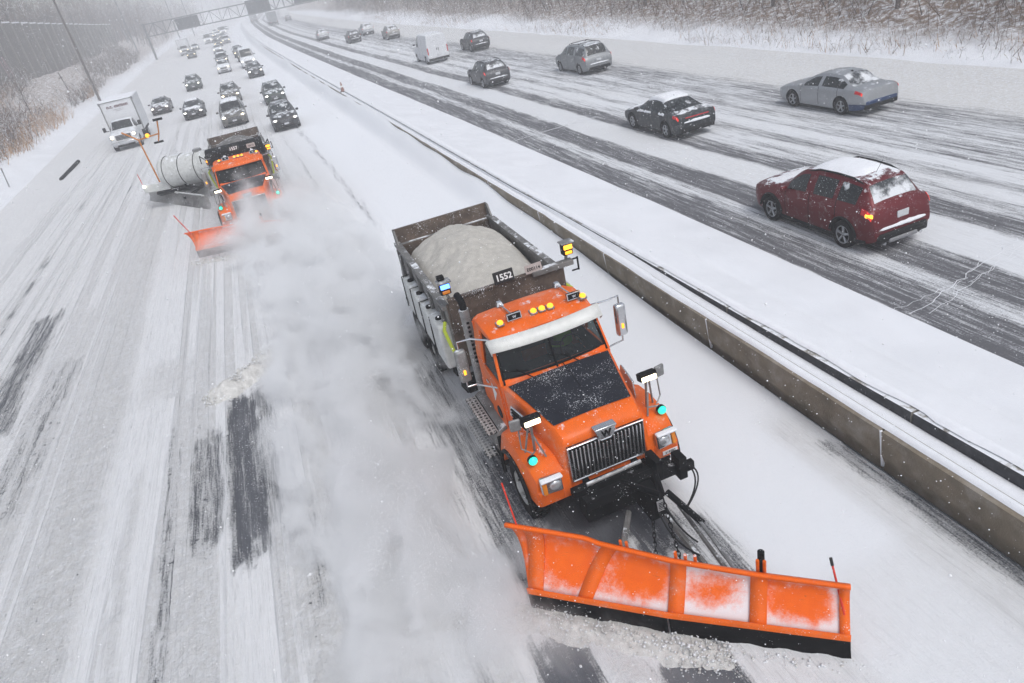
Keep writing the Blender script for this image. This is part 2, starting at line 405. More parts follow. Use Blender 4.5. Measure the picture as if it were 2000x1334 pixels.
sheet('road', np.concatenate([np.arange(-15.4, -9.1, .35), np.arange(-9, 4.5, .09), np.arange(4.5, 7.32, .15)]), yy((1.0, 20, .1), (20, 40, .22), (40, 120, .9), (120, 900, 20)), h_road_l, M_road,
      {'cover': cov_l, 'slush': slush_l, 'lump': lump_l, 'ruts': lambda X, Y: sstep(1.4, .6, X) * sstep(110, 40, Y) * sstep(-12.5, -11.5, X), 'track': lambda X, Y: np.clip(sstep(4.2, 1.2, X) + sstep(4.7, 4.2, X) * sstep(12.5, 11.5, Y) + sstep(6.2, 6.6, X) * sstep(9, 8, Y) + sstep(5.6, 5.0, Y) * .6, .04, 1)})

# ---- carriageway on the right (traffic going away)
PX = [8, 10.9, 11.05, 12.2, 12.35, 12.75, 12.9, 13.9, 14.1, 15.4, 15.65, 16.35, 16.6, 17.2, 17.5, 18.1, 18.5, 19.0, 19.4, 19.8, 20.4, 20.9, 21.5, 22, 22.8, 23.6, 24.3, 27.6, 28]
PC = [1.15, 1.15, .27, .30, .60, .58, .27, .32, .93, .95, .30, .34, .66, .62, .85, .45, .68, .8, .5, .66, .46, .6, .40, .52, .42, .50, .86, .95, 1.1]
def cov_r(X, Y):
    wx = (fbm(Y * .08, X * 0 + 2, 17) - .5) * .35 + (fbm(Y * 1.1, X * .6, 5) - .5) * .16
    near = np.interp(Y, [2, 14, 40, 90, 140], [-.5, -.1, 0, 0, 0]) * 0
    c = np.interp(X + wx + near, PX, PC)
    return c + .15 * (fbm(X * .9, Y * .12, 23) - .5) * 2 * (c < .9)
def h_road_r(X, Y): return .006 + .02 * np.clip(cov_r(X, Y), 0, 1) + .22 * sstep(10.9, 8.2, X) + .28 * sstep(26.6, 28.4, X) * (.7 + .5 * vnoise(X, Y * .4, 3))
sheet('road', np.arange(8.0, 28.5, .12), yy((-2, 40, .35), (40, 140, 1.2), (140, 900, 20)), h_road_r, M_road2,
      {'cover': cov_r, 'slush': lambda X, Y: np.clip(sstep(22.5, 24.5, X) * 1.0 + .1 + .35 * sstep(.4, .7, fbm(X * .5, Y * .1, 3)), 0, 1), 'lump': lambda X, Y: .12 + X * 0, 'ruts': lambda X, Y: X * 0 + .25, 'track': lambda X, Y: 1 + X * 0})

# cracks and joints drifted full of snow, lying on the right carriageway
def crack(name, pts, wd, z, mat_):
    b = MB()
    for a, c in zip(pts[:-1], pts[1:]):
        a = Vector(a); c = Vector(c); d = (c - a).normalized(); n_ = Vector((-d.y, d.x)) * wd * .5
        b.add([(a.x - n_.x, a.y - n_.y, z), (c.x - n_.x, c.y - n_.y, z), (c.x + n_.x, c.y + n_.y, z), (a.x + n_.x, a.y + n_.y, z)], [(0, 1, 2, 3)])
    return b
M_snow = pmat('snow', (.83, .84, .87), .85, var=.05, bump=.25, bscale=30, spec=.2)
M_snowb = pmat('dirty_snow', (.70, .69, .68), .9, var=.18, vscale=14, bump=.8, bscale=22, spec=.2)
rc = random.Random(8)
cb = MB()
def jag(x0, y0, x1, y1, n, w0, z=.04):
    p = [(x0 + (x1 - x0) * i / n + rc.uniform(-.07, .07), y0 + (y1 - y0) * i / n + rc.uniform(-.06, .06)) for i in range(n + 1)]
    k = crack('c', p, w0, z, None); cb.add(k.v, k.f)
jag(11.2, 9.75, 15.6, 10.9, 22, .017); jag(11.5, 9.55, 15.3, 10.6, 20, .012); jag(12.4, 9.9, 14.2, 10.75, 12, .010); jag(11.0, 10.1, 12.8, 10.2, 9, .010); jag(13.1, 10.1, 14.8, 10.3, 9, .011)
jag(11.1, 32.6, 15.6, 32.9, 12, .05); jag(11.1, 33.0, 15.6, 32.7, 12, .03)
o = cb.build('snow_filled_crack', M_snow, clean=False); tag(o, kind='structure')

# ---- median: two low concrete walls with a snow filled gutter between
M_conc = pmat('barrier_concrete', (.20, .165, .12), .85, var=.25, vscale=2.5, bump=.35, bscale=40, speck=.2, dirt=.6, dirtc=(.34, .31, .27))
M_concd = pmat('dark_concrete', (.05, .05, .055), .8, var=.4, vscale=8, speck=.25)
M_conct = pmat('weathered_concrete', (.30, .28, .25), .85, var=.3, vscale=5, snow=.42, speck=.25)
def wall_piece(xb0, xt0, xt1, xb1, z1, y0, y1, chipped=None):
    n = max(2, int((y1 - y0) / (1.0 if y0 < 60 else 8))); b = MB()
    g = .018
    for i in range(n):
        pass
    rows = []
    for i in range(n + 1):
        y = y0 + g + (y1 - y0 - 2 * g) * i / n; c_ = float(cx(y))
        rows.append([(xb0 + c_, y, -.05), (xb0 + .02 + c_, y, .08), (xt0 + (xb0 - xt0) * .35 + c_, y, z1 * .38), (xt0 + c_, y, z1), (xt1 + c_, y, z1), (xt1 + (xb1 - xt1) * .35 + c_, y, z1 * .38), (xb1 + c_, y, -.05)])
    b.grid(rows); k = 7
    b.f.append(tuple(range(k))); b.m.append(0); b.f.append(tuple(len(b.v) - k + i for i in range(k - 1, -1, -1))); b.m.append(0)
    return b
def farx(y): return float(np.interp(y, [0, 10, 16, 23, 40, 60, 900], [7.92, 7.74, 7.66, 7.52, 7.5, 7.5, 7.5]))
wall = empty('median_barrier', (7.2, 0, 0)); tag(wall, 'brown concrete barrier wall on the near side of the snow filled median', 'barrier')
joints = [-8, 1.9, 6.62, 11.2, 15.8, 20.3, 25, 32, 40, 50, 62, 80, 110, 160, 250, 420, 700]
for a, c in zip(joints[:-1], joints[1:]):
    q = wall_piece(7.3, 7.2, 7.46, 7.62, .75, a, c); oo = q.build('wall_panel', M_conc, wall, smooth='auto'); oo.location = (-7.2, 0, 0)
for yj in joints[1:9]:
    c_ = float(cx(yj)); MB().hexa([(7.285 + c_, yj - .02, .02), (7.33 + c_, yj - .02, .02), (7.33 + c_, yj + .02, .02), (7.285 + c_, yj + .02, .02), (7.19 + c_, yj - .015, .75), (7.23 + c_, yj - .015, .75), (7.23 + c_, yj + .015, .75), (7.19 + c_, yj + .015, .75)]).build('joint_filler', M_snow, wall).location = (-7.2, 0, 0)
wall2 = empty('median_barrier', (7.9, 0, 0)); tag(wall2, 'thin dark edged barrier wall on the far side of the snow filled median', 'barrier')
for a, c in zip(joints[:-1], joints[1:]):
    n = max(2, int((c - a) / (1.0 if a < 60 else 8))); b = MB(); rows = []
    for i in range(n + 1):
        y = a + .02 + (c - a - .04) * i / n; c_ = float(cx(y)) + farx(y)
        rows.append([(c_ - .03, y, .1), (c_, y, .84), (c_ + .2, y, .84), (c_ + .28, y, .1)])
    for i in range(n):
        r0, r1 = rows[i], rows[i + 1]
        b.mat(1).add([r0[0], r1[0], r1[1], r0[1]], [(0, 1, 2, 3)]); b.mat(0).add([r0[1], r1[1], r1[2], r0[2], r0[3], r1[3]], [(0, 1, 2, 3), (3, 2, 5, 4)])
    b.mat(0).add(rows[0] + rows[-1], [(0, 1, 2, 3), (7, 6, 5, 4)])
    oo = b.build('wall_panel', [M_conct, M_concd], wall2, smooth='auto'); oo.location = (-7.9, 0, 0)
# snow on the near wall's top (leaves a thin crack at its back), snow in the gutter, snow bank beyond
def strip(name, fa, fb, zf, ys, nx, mat_, kind='structure'):
    V = []; ys = list(ys)
    for y in ys:
        a, b_ = fa(y), fb(y)
        for i in range(nx):
            t = i / (nx - 1); x = a + (b_ - a) * t; V.append((x + float(cx(y)), y, zf(x, y, t)))
    F = [(j * nx + i, j * nx + i + 1, (j + 1) * nx + i + 1, (j + 1) * nx + i) for j in range(len(ys) - 1) for i in range(nx - 1)]
    o = link(name, np_mesh(name, V, F, mat_, True)); tag(o, kind=kind); return o
YS = yy((-6, 40, .25), (40, 120, 1.5), (120, 800, 20))
def lump1(x, y, s): return float(fbm(x * 2, y * .8, s))
def lip(y): return float(.035 + .05 * fbm(y * 1.3, 3.3, 41) + np.interp(y, [0, 8, 14], [.07, .05, 0]) * .8)
strip('snow_on_wall', lambda y: 7.2 + lip(y) - .03, lambda y: 7.45 if y < 14 else 7.47, lambda x, y, t: .752 + .045 * math.sin(math.pi * min(1, t * 1.05 + .02)) * (.6 + lump1(x, y, 4)), YS, 7, M_snow)
strip('snow_gutter', lambda y: 7.465, lambda y: farx(y) - .012, lambda x, y, t: (.71 + .03 * lump1(x, y, 5)) - .035 * (1 - t) ** 6 - .10 * np.interp(y, [4, 7, 11, 16], [1, .7, .2, -.9]) * t ** 2, YS, 7, M_snow)
strip('snow_on_wall', lambda y: farx(y) + .03 + .1 * max(0, lump1(3, y * 1.5, 8) - .25) * np.interp(y, [0, 12, 20], [2.2, 1.0, 0]), lambda y: farx(y) + .28, lambda x, y, t: .85 + .03 * math.sin(math.pi * t) + .008, YS, 5, M_snow)
strip('snow_bank', lambda y: farx(y) + .19, lambda y: 11.0, lambda x, y, t: .80 - .72 * t ** .8 + .05 * (lump1(x * .6, y * .4, 6) - .5) + .03 - .12 * math.exp(-((t - .45) / .08) ** 2) * max(0, lump1(1, y * .3, 12) - .45) * 2, YS, 26, M_ground)
HAZE = 0.0029
# ------------------------------------------------------------------ cars
M_tyre = pmat('tyre_rubber', (.010, .010, .011), .85, speck=.32, var=.2, spec=.15)
M_rim = pmat('alloy_rim', (.45, .46, .48), .35, .7, speck=.25)
M_dark = pmat('black_plastic', (.010, .010, .011), .6, speck=.25, spec=.2)
M_well = pmat('wheel_arch_lining', (.008, .008, .009), .9)
M_chrome = pmat('chrome', (.62, .63, .65), .2, .9, speck=.15)
M_glass = glassmat('car_glass', clear=.12, col=(.008, .011, .012), frost=.12)
M_glassf = glassmat('frosted_car_glass', clear=.05, col=(.03, .037, .04), frost=.35)
M_glassr = glassmat('snowy_rear_glass', clear=.03, col=(.04, .045, .05), frost=.8)
M_tail = pmat('tail_lamp_red', (.45, .015, .02), .25, emit=(1, .05, .04), es=.06)
M_tailon = pmat('lit_tail_lamp', (.6, .03, .02), .25, emit=(1, .06, .04), es=.7)
M_amber = pmat('lit_amber_lens', (.8, .3, .02), .3, emit=(1, .42, .03), es=2.6)
M_head = pmat('lit_headlamp', (.9, .9, .85), .2, emit=(1, .95, .82), es=4)
M_headw = pmat('warm_lit_headlamp', (.9, .85, .7), .2, emit=(1, .82, .5), es=4.5)
M_plate = pmat('number_plate', (.55, .56, .58), .5, speck=.3)
M_grey = pmat('bumper_grey', (.22, .22, .23), .5, snow=.2, speck=.3)
PAINT = {}
def paint(name, col, snow=.45, speck=.3, metal=.3, rough=.42, dirt=.26):
    m = pmat('paint_' + name, col, rough, metal, snow=snow, speck=speck, var=.06, coat=.15, spec=.3, dirt=dirt, dirtc=(.30, .295, .29)); PAINT[name] = m; return m
P0 = paint('base', (.1, .1, .1))

def pchip(xs, ys, q):
    xs = np.array(xs, float); ys = np.array(ys, float); h = np.diff(xs); d = np.diff(ys) / h
    m = np.zeros(len(xs)); m[0] = d[0]; m[-1] = d[-1]
    for i in range(1, len(xs) - 1):
        if d[i - 1] * d[i] > 0: w1 = 2 * h[i] + h[i - 1]; w2 = h[i] + 2 * h[i - 1]; m[i] = (w1 + w2) / (w1 / d[i - 1] + w2 / d[i])
    k = np.clip(np.searchsorted(xs, q) - 1, 0, len(xs) - 2); t = (q - xs[k]) / h[k]
    return (2 * t**3 - 3 * t**2 + 1) * ys[k] + (t**3 - 2 * t**2 + t) * h[k] * m[k] + (-2 * t**3 + 3 * t**2) * ys[k + 1] + (t**3 - t**2) * h[k] * m[k + 1]

def section(s):
    zb, wl, wm, zs, wt, zt = s
    L = lambda a, b, t: a + (b - a) * t
    p = [(0, zb), (wl * .8, zb), (wl * .97, zb + .03), (wl, zb + .12), (L(wl, wm, .75), zb + .35 * (zs - zb)), (wm, zb + .62 * (zs - zb)), (wm * .995, zb + .86 * (zs - zb)), (wm * .965, zs)]
    H = zt - zs; z5 = zt - min(.06, .25 * H)
    for u in (.1, .5, .9, 1.0): p.append((L(wm * .965, wt, u) + .05 * min(1, H) * math.sin(math.pi * u), L(zs, z5, u)))
    p += [(wt * .92, zt - .012), (wt * .5, zt + .012), (0, zt + .02)]
    return p

class Car:
    """lofted car shell. local: front at y=0 facing -Y, length L, wheels at z=0"""
    def __init__(s, st, name, label, cat, wheels, wr=.34, wx=.79, tyre_w=.22, extra=()):
        st = np.array(st, float); s.L = st[-1, 0]; y0 = st[0, 0]
        ys = set(st[:, 0].tolist()) | set(np.linspace(0, s.L, 34).tolist()) | set(extra)
        s.ys = np.array(sorted(ys)); s.ys = s.ys[np.concatenate([[True], np.diff(s.ys) > .015])]
        s.par = np.stack([pchip(st[:, 0], st[:, k], s.ys) for k in range(1, 7)], 1)
        s.sec = [section(p) for p in s.par]
        s.root = empty(name); tag(s.root, label, cat)
        half = len(s.sec[0]); s.half = half
        b = MB(); rows = []
        for y, sc in zip(s.ys, s.sec):
            rows.append([(x, y - s.L / 2, z) for x, z in sc] + [(-x, y - s.L / 2, z) for x, z in reversed(sc[1:-1])])
        n = len(rows[0])
        vs = [v for r_ in rows for v in r_]
        fs = [(i * n + j, (i + 1) * n + j, (i + 1) * n + (j + 1) % n, i * n + (j + 1) % n) for i in range(len(rows) - 1) for j in range(n)]
        fs += [tuple(range(n)), tuple((len(rows) - 1) * n + j for j in range(n - 1, -1, -1))]
        b.add(vs, fs); o = b.build('body', [P0, M_well], s.root, smooth='auto')
        # wheel arches
        cut = MB()
        for wy in wheels:
            for sx in (-1, 1): cut.lathe((sx * (wx - .16), wy - s.L / 2, wr), (sx, 0, 0), [(0, wr + .075), (.7, wr + .075)], 28)
        co = cut.build('cut', [M_well], None)
        md = o.modifiers.new('b', 'BOOLEAN'); md.object = co; md.operation = 'DIFFERENCE'; md.solver = 'EXACT'
        try: md.material_mode = 'TRANSFER'
        except Exception: pass
        dg = bpy.context.evaluated_depsgraph_get(); me = bpy.data.meshes.new_from_object(o.evaluated_get(dg)); o.modifiers.clear(); o.data = me
        bpy.data.objects.remove(co); s.body = o
        for wy in wheels:
            for sx in (-1, 1): s.wheel(sx * wx, wy - s.L / 2, wr, tyre_w, sx)
    def wheel(s, x, y, r, w_, sx):
        b = MB(); b.lathe((x, y, r), (sx, 0, 0), [(-w_ / 2, r * .62), (-w_ / 2, r * .93), (-w_ * .35, r), (w_ * .35, r), (w_ / 2, r * .93), (w_ / 2, r * .66), (w_ * .42, r * .64), (w_*.2, r * .6)], 22)
        t = b.build('wheel', M_tyre, s.root, smooth='auto')
        b = MB(); b.lathe((x, y, r), (sx, 0, 0), [(w_ * .2, .0), (w_ * .2, r * .63)], 20)
        b.mat(1).lathe((x, y, r), (sx, 0, 0), [(w_ * .35, .0), (w_ * .35, r * .16), (w_ * .2, r * .18)], 12)
        b.lathe((x, y, r), (sx, 0, 0), [(w_ * .32, r * .58), (w_ * .46, r * .60), (w_ * .46, r * .67), (w_ * .3, r * .67)], 22, cap=False)
        for k in range(5):
            a = 2 * math.pi * k / 5 + .3
            for da in (0,):
                p0 = (x + sx * w_ * .33, y + math.cos(a) * r * .1, r + math.sin(a) * r * .1); p1 = (x + sx * w_ * .42, y + math.cos(a + da) * r * .62, r + math.sin(a + da) * r * .62)
                b.tube([p0, p1], r * .085, 5)
        b.build('rim', [M_well, M_rim], t)
    def patch(s, name, y0, y1, j0, j1, mat_, off=.008, mirror=True, parent=None, both=False, trim=None, thick=0.0, jit=0, mb=None):
        """lifts the part of the shell between two stations and two section indices (0 bottom .. 14 roof centre)"""
        I = [i for i, y in enumerate(s.ys) if y0 - 1e-4 <= y <= y1 + 1e-4]; out = []
        b = mb or MB()
        sides = (1, -1) if both or j1 < s.half - 1 else (1,)
        def P(i, j):
            sc = s.sec[i]; jj = j if j < s.half else 2 * (s.half - 1) - j; x, z = sc[jj]; x = x if j < s.half else -x
            return Vector((x, s.ys[i] - s.L / 2, z))
        for sd in sides:
            if j1 >= s.half - 1 and not both: js = list(range(j0, 2 * (s.half - 1) - j0 + 1))
            else: js = list(range(j0, j1 + 1))
            rows = []
            for i in I:
                r_ = []
                for j in js:
                    p = P(i, j); a = P(min(i + 1, len(s.ys) - 1), j) - P(max(i - 1, 0), j)
                    j_a = max(j - 1, 0); c = P(i, j + 1) - P(i, j_a); n_ = a.cross(c)
                    n_ = n_.normalized() if n_.length > 1e-9 else Vector((0, 0, 1))
                    if n_.dot(Vector((p.x, 0, p.z - .7))) < 0: n_ = -n_
                    r_.append((p, n_))
                rows.append(r_)
            if trim: rows = [[trim(*q) for q in r_] for r_ in rows]
            G = []
            for a_, r_ in enumerate(rows):
                g = []
                for c_, (p, n_) in enumerate(r_):
                    e = (a_ in (0, len(rows) - 1) or c_ in (0, len(r_) - 1))
                    oo = (-.004 if e and thick else off) + (0 if e or not jit else float(vnoise(p.x * 7 + 3, p.y * 7, 5)) * jit)
                    q = p + n_ * (oo if not thick else (oo if e else thick + (oo - off)))
                    g.append((q.x * sd, q.y, q.z))
                G.append(g)
            b = MB(); b.grid(G); o = b.build(name, mat_, parent or s.root, smooth='auto' if not thick else True)
        return o
    def side_windows(s, y0, y1, cuts, mat_=None, j0=8, j1=10):
        e = [y0] + list(cuts) + [y1]
        for a, c in zip(e[:-1], e[1:]):
            I = [i for i, y in enumerate(s.ys) if a + .03 <= y <= c - .03]
            for sd in (1, -1):
                G = []
                for i in I:
                    r_ = []
                    for j in range(j0, j1 + 1):
                        x, z = s.sec[i][j]; r_.append(((x + .007) * sd, s.ys[i] - s.L / 2, z))
                    G.append(r_)
                if len(G) > 1: MB().grid(G).build('side_window', mat_ or M_glass, s.root, smooth=True)
    def at(s, y, j):
        i = int(np.argmin(abs(s.ys - y))); x, z = s.sec[i][j]; return x, z
    def lamp(s, name, x, y, z, d, mat_, rot=None, both=True, parent=None):
        for sx in ((1, -1) if both else (1,)):
            o = MB().box((0, 0, 0), d, rot=(0, 0, (rot or 0) * sx)).build(name, mat_, parent or s.root, bevel=min(d) * .3)
            o.location = (x * sx, y - s.L / 2, z)
    def mirror_(s, y, z, mat_=None):
        x, _ = s.at(y, 7)
        for sx in (1, -1):
            o = MB().box((sx * (x + .13), y - s.L / 2, z), (.2, .12, .14), rot=(0, 0, 0)).build('wing_mirror', mat_ or P0, s.root, bevel=.04)
    def seam(s, y, j0=3, j1=8):
        """a shut line down the side"""
        for sd in (1, -1):
            i = int(np.argmin(abs(s.ys - y))); y_ = s.ys[i] - s.L / 2; G = []
            for j in range(j0, j1 + 1):
                x, z = s.sec[i][j]; G.append([((x + .004) * sd, y_ - .010, z), ((x + .004) * sd, y_ + .010, z)])
            MB().grid(G).build('door_seam', M_well, s.root)

def dress(c, doors, wheels, handle_z=.85):
    for y in doors: c.seam(y)
    for y in doors[1:]:
        x, z = c.at(y - .15, 6)
        for sx in (1, -1):
            MB().box((sx * (x + .015), y - .17 - c.L / 2, z - .02), (.035, .16, .03)).build('door_handle', P0, c.root, bevel=.01)

SUV = [(0, .36, .66, .70, .74, .56, .79), (.08, .29, .79, .82, .85, .66, .90), (.4, .23, .86, .90, .94, .74, 1.03), (1.2, .20, .88, .92, 1.02, .76, 1.13), (2.0, .20, .88, .92, 1.05, .66, 1.60),
       (2.7, .20, .88, .92, 1.08, .64, 1.67), (3.85, .22, .88, .92, 1.12, .60, 1.62), (4.28, .27, .87, .90, 1.10, .70, 1.17), (4.42, .32, .85, .88, .98, .76, 1.04), (4.52, .38, .80, .84, .72, .74, .78)]
SED = [(0, .34, .62, .68, .64, .52, .68), (.12, .26, .78, .84, .72, .65, .78), (.5, .20, .87, .90, .82, .74, .89), (1.35, .18, .88, .915, .93, .76, 1.01), (2.2, .18, .88, .92, .95, .60, 1.40),
       (2.8, .18, .88, .92, .97, .59, 1.46), (3.4, .18, .88, .92, .98, .58, 1.42), (4.15, .20, .88, .91, .99, .70, 1.06), (4.55, .25, .86, .89, .98, .74, 1.05), (4.75, .30, .82, .86, .90, .74, .98), (4.84, .40, .76, .80, .66, .68, .70)]
FAST = [(0, .34, .62, .68, .60, .52, .64), (.12, .26, .78, .84, .68, .65, .74), (.5, .20, .87, .90, .78, .74, .85), (1.3, .18, .88, .915, .92, .76, 1.0), (2.15, .18, .88, .92, .95, .60, 1.38),
        (2.6, .18, .88, .92, .97, .59, 1.43), (3.2, .18, .88, .92, .98, .58, 1.38), (4.3, .20, .88, .91, 1.0, .72, 1.08), (4.55, .25, .86, .89, .98, .78, 1.06), (4.66, .30, .84, .87, .88, .76, .94), (4.72, .40, .80, .83, .66, .70, .70)]
VAN = [(0, .34, .70, .74, .70, .6, .75), (.1, .28, .84, .88, .82, .70, .88), (.4, .22, .92, .96, .95, .78, 1.03), (.95, .20, .94, .985, 1.05, .80, 1.18), (1.95, .20, .94, .985, 1.12, .72, 1.68),
       (2.6, .20, .94, .985, 1.14, .70, 1.76), (4.5, .22, .94, .985, 1.14, .68, 1.72), (4.9, .27, .93, .97, 1.10, .76, 1.16), (5.0, .30, .91, .95, 1.0, .8, 1.06), (5.08, .38, .86, .9, .72, .78, .78)]
CARGO = [(0, .36, .80, .84, .80, .7, .86), (.1, .30, .92, .96, .95, .8, 1.0), (.5, .25, .98, 1.02, 1.12, .84, 1.22), (.95, .24, 1.0, 1.03, 1.25, .84, 1.45), (1.7, .24, 1.0, 1.03, 1.3, .80, 2.38),
         (2.2, .24, 1.0, 1.03, 1.3, .82, 2.52), (5.3, .26, 1.0, 1.03, 1.3, .84, 2.52), (5.42, .3, .99, 1.02, 1.3, .84, 2.48), (5.45, .34, .97, 1.0, 1.3, .82, 2.44)]

def rear_kit(c, tail_z, tw, th, plate_z, snowledge=True, style='suv'):
    L = c.L; x, _ = c.at(L - .1, 6)
    for sd in (1, -1):
        for nm, ya, yb, ja, jb, mm in (('tail_lamp', L - .48, L - .005, 6, 8, M_tail), ('brake_light', L - .26, L - .03, 6, 7, M_tailon)):
            I = [i for i, y in enumerate(c.ys) if ya <= y <= yb]; off = .014 if nm == 'tail_lamp' else .022
            G = [[((c.sec[i][j][0] + off) * sd, c.ys[i] - L / 2 + off * .6, c.sec[i][j][1]) for j in range(ja, jb + 1)] for i in I]
            o = MB().grid(G).build(nm, mm, c.root if nm == 'tail_lamp' else o, smooth=True)
    MB().box((0, L / 2 - .02, plate_z), (.34, .03, .17)).build('number_plate', M_plate, c.root, bevel=.01)
    MB().box((0, L / 2 - .03, .40), (1.55, .14, .2)).build('rear_bumper', M_dark, c.root, bevel=.05)
    for sx in (1, -1): MB().tube([(sx * .55, L / 2 - .1, .3), (sx * .55, L / 2 + .05, .29)], .04, 10).build('exhaust_tip', M_chrome, c.root)
def front_kit(c, hz, hw, hh, gz, gh, gw, warm=False, grille=None, hx=None):
    x, _ = c.at(.12, 6); hx = hx or x - hw * .42
    for sx in (1, -1):
        o = MB().box((0, 0, 0), (hw, .2, hh)).build('headlight', M_chrome, c.root, bevel=.04, seg=3); o.location = (sx * hx, .10 - c.L / 2, hz); o.rotation_euler = (R(-12), 0, sx * R(-16))
        MB().sphere((0, -.08, 0), (min(hw * .36, .13), .06, hh * .42), 12, 8).build('lamp', M_headw if warm else M_head, o, smooth=True)
    g = MB().box((0, -.0 - c.L / 2, gz), (gw, .08, gh)).build('grille', grille or M_dark, c.root, bevel=.02)
    b = MB()
    for k in range(3): b.box((0, -.05 - c.L / 2, gz - gh * .3 + gh * .3 * k), (gw * .94, .02, gh * .07))
    b.build('grille_bar', M_chrome, g)
    MB().box((0, .0 - c.L / 2, .42), (gw * 1.15, .10, .14)).build('lower_intake', M_dark, c.root, bevel=.02)
    MB().box((0, -.05 - c.L / 2, .53), (.32, .02, .12)).build('number_plate', M_plate, c.root)

def fin(c, y, z):
    MB().hexa([(-.02, y - .09, z), (.02, y - .09, z), (.02, y + .06, z), (-.02, y + .06, z), (-.01, y, z + .06), (.01, y, z + .06), (.01, y + .06, z + .06), (-.01, y + .06, z + .06)]).build('roof_antenna', M_dark, c.root)

# --- red crossover, nearest on the right
def ridge(c, name, x0, x1, y, z, r, seed):
    rr = random.Random(seed); G = []
    for i in range(25):
        t = i / 24; x = x0 + (x1 - x0) * t; k = r * math.sin(math.pi * t) ** .35 * (.55 + .9 * float(fbm(x * 6 + seed, 1.5, seed, 3)))
        G.append([(x, y + math.cos(a) * k * 1.1, z + (math.sin(a) * k * (1.3 if math.sin(a) > 0 else .5))) for a in np.linspace(0, 2 * math.pi, 9)])
    MB().grid(G).build(name, M_snow, c.root, smooth=True)
def make_suv(front=True, label='', rails=True, cat='car', lamp_warm=False, frost=None):
    c = Car(SUV, 'parked' if 0 else 'car', label, cat, (.86, 3.56), .345, .80, extra=(1.24, 1.98, 3.9, 4.24, 1.45, 2.35, 3.15))
    c.patch('windshield', 1.24, 1.98, 12, 14, frost or M_glassf, .008)
    c.patch('rear_window', 3.92, 4.24, 12, 14, M_glassr if not front else M_glass, .008)
    c.side_windows(1.45, 4.0, (2.35, 3.2), frost or M_glass)
    c.mirror_(1.5, 1.08); dress(c, (1.42, 2.4, 3.3), None)
    c.patch('sill_cladding', .35, 4.3, 2, 3, M_dark, .012)
    if rails:
        for sx in (1, -1):
            ps = [(sx * (c.at(y, 11)[0] - .03), y - c.L / 2, c.at(y, 11)[1] + .07) for y in (2.05, 2.4, 3.0, 3.5, 3.85)]
            ps[0] = (ps[0][0], ps[0][1], ps[0][2] - .07); ps[-1] = (ps[-1][0], ps[-1][1], ps[-1][2] - .07)
            MB().tube(ps, .022, 6).build('roof_rail', M_dark, c.root)
    if front: front_kit(c, .80, .34, .15, .72, .2, .8, lamp_warm)
    else: rear_kit(c, .97, .36, .2, .88)
    return c
def snowcap(c, y0, y1, j0, thick, name='roof_snow', mat_=None, jit=.02):
    return c.patch(name, y0, y1, j0, 14, mat_ or M_snow, .01, thick=thick, jit=jit)

def place(root, x, y, rz=0.0, curve=False):
    root.location = (x, y, .0); root.rotation_euler = (0, 0, rz); return root
PI = math.pi
# proto registry: local origin is mid length. Oncoming cars face -Y (rz 0); departing cars rz = pi
red = make_suv(False, 'dark red crossover with snow on its roof and its amber turn light on'); red.root.name = 'crossover_car'
M_red = paint('red', (.115, .003, .008), snow=.34, speck=.3, metal=.35)
def repaint(c, m):
    for o in children(c.root) + [g for k in children(c.root) for g in children(k)]:
        if o.type == 'MESH':
            for sl in o.material_slots:
                if sl.material == P0: sl.material = m
repaint(red, M_red)
snowcap(red, 2.05, 3.6, 12, .055)
snowcap(red, .45, 1.15, 12, .02, 'hood_snow', pmat('patchy_snow', (.8, .8, .82), .8, var=.1), .01)
ridge(red, 'bumper_snow', -.72, .72, red.L / 2 + .0, .64, .05, 1)
MB().box((.875, red.L / 2 - .18, .99), (.06, .20, .10), rot=(0, 0, 12)).build('turn_light', M_amber, red.root, bevel=.03)
MB().tube([(0, 1.35, 1.66), (.02, 1.55, 2.0)], .006, 5).build('roof_antenna', M_dark, red.root)
MB().box((0, red.L / 2 + .035, .33), (.85, .08, .10)).build('skid_plate', M_grey, red.root, bevel=.03); MB().box((0, red.L / 2 + .01, .47), (1.45, .10, .14)).build('bumper_cladding', M_dark, red.root, bevel=.04)
for sx in (1, -1):
    for wy in (.86, 3.56): MB().tube([(sx * .915, wy - red.L / 2 + math.cos(a) * .44, .345 + math.sin(a) * .44) for a in np.linspace(.1, math.pi - .1, 13)], .028, 6).build('wheel_arch_trim', M_dark, red.root, smooth=True)
place(red.root, 13.5, 14.55, PI); red.root.scale = (1, 1, 1.05)

fas = Car(FAST, 'fastback_car', 'dark fastback car with a thick slab of snow on its roof', 'car', (.9, 3.66), .335, .79, extra=(1.32, 2.12, 3.25, 4.28, 1.5, 2.4))
P_blk = paint('black', (.022, .026, .03), snow=.36, speck=.42, metal=.3)
fas.patch('windshield', 1.32, 2.12, 12, 14, M_glass, .008); fas.patch('rear_window', 3.25, 4.24, 12, 14, M_glass, .008)
fas.side_windows(1.5, 3.9, (2.5,)); fas.mirror_(1.55, 1.0); dress(fas, (1.4, 2.5, 3.4), None)
rear_kit(fas, .86, .42, .13, .62); repaint(fas, P_blk); snowcap(fas, 2.0, 3.25, 11, .07); snowcap(fas, .5, 1.1, 12, .02, 'hood_snow')
MB().box((0, fas.L / 2 - .07, .87), (1.1, .08, .05)).build('light_bar', M_tail, fas.root, bevel=.02)
ridge(fas, 'tail_snow', -.6, .66, fas.L / 2 - .01, .70, .06, 6); fin(fas, 3.0 - fas.L / 2, 1.44)
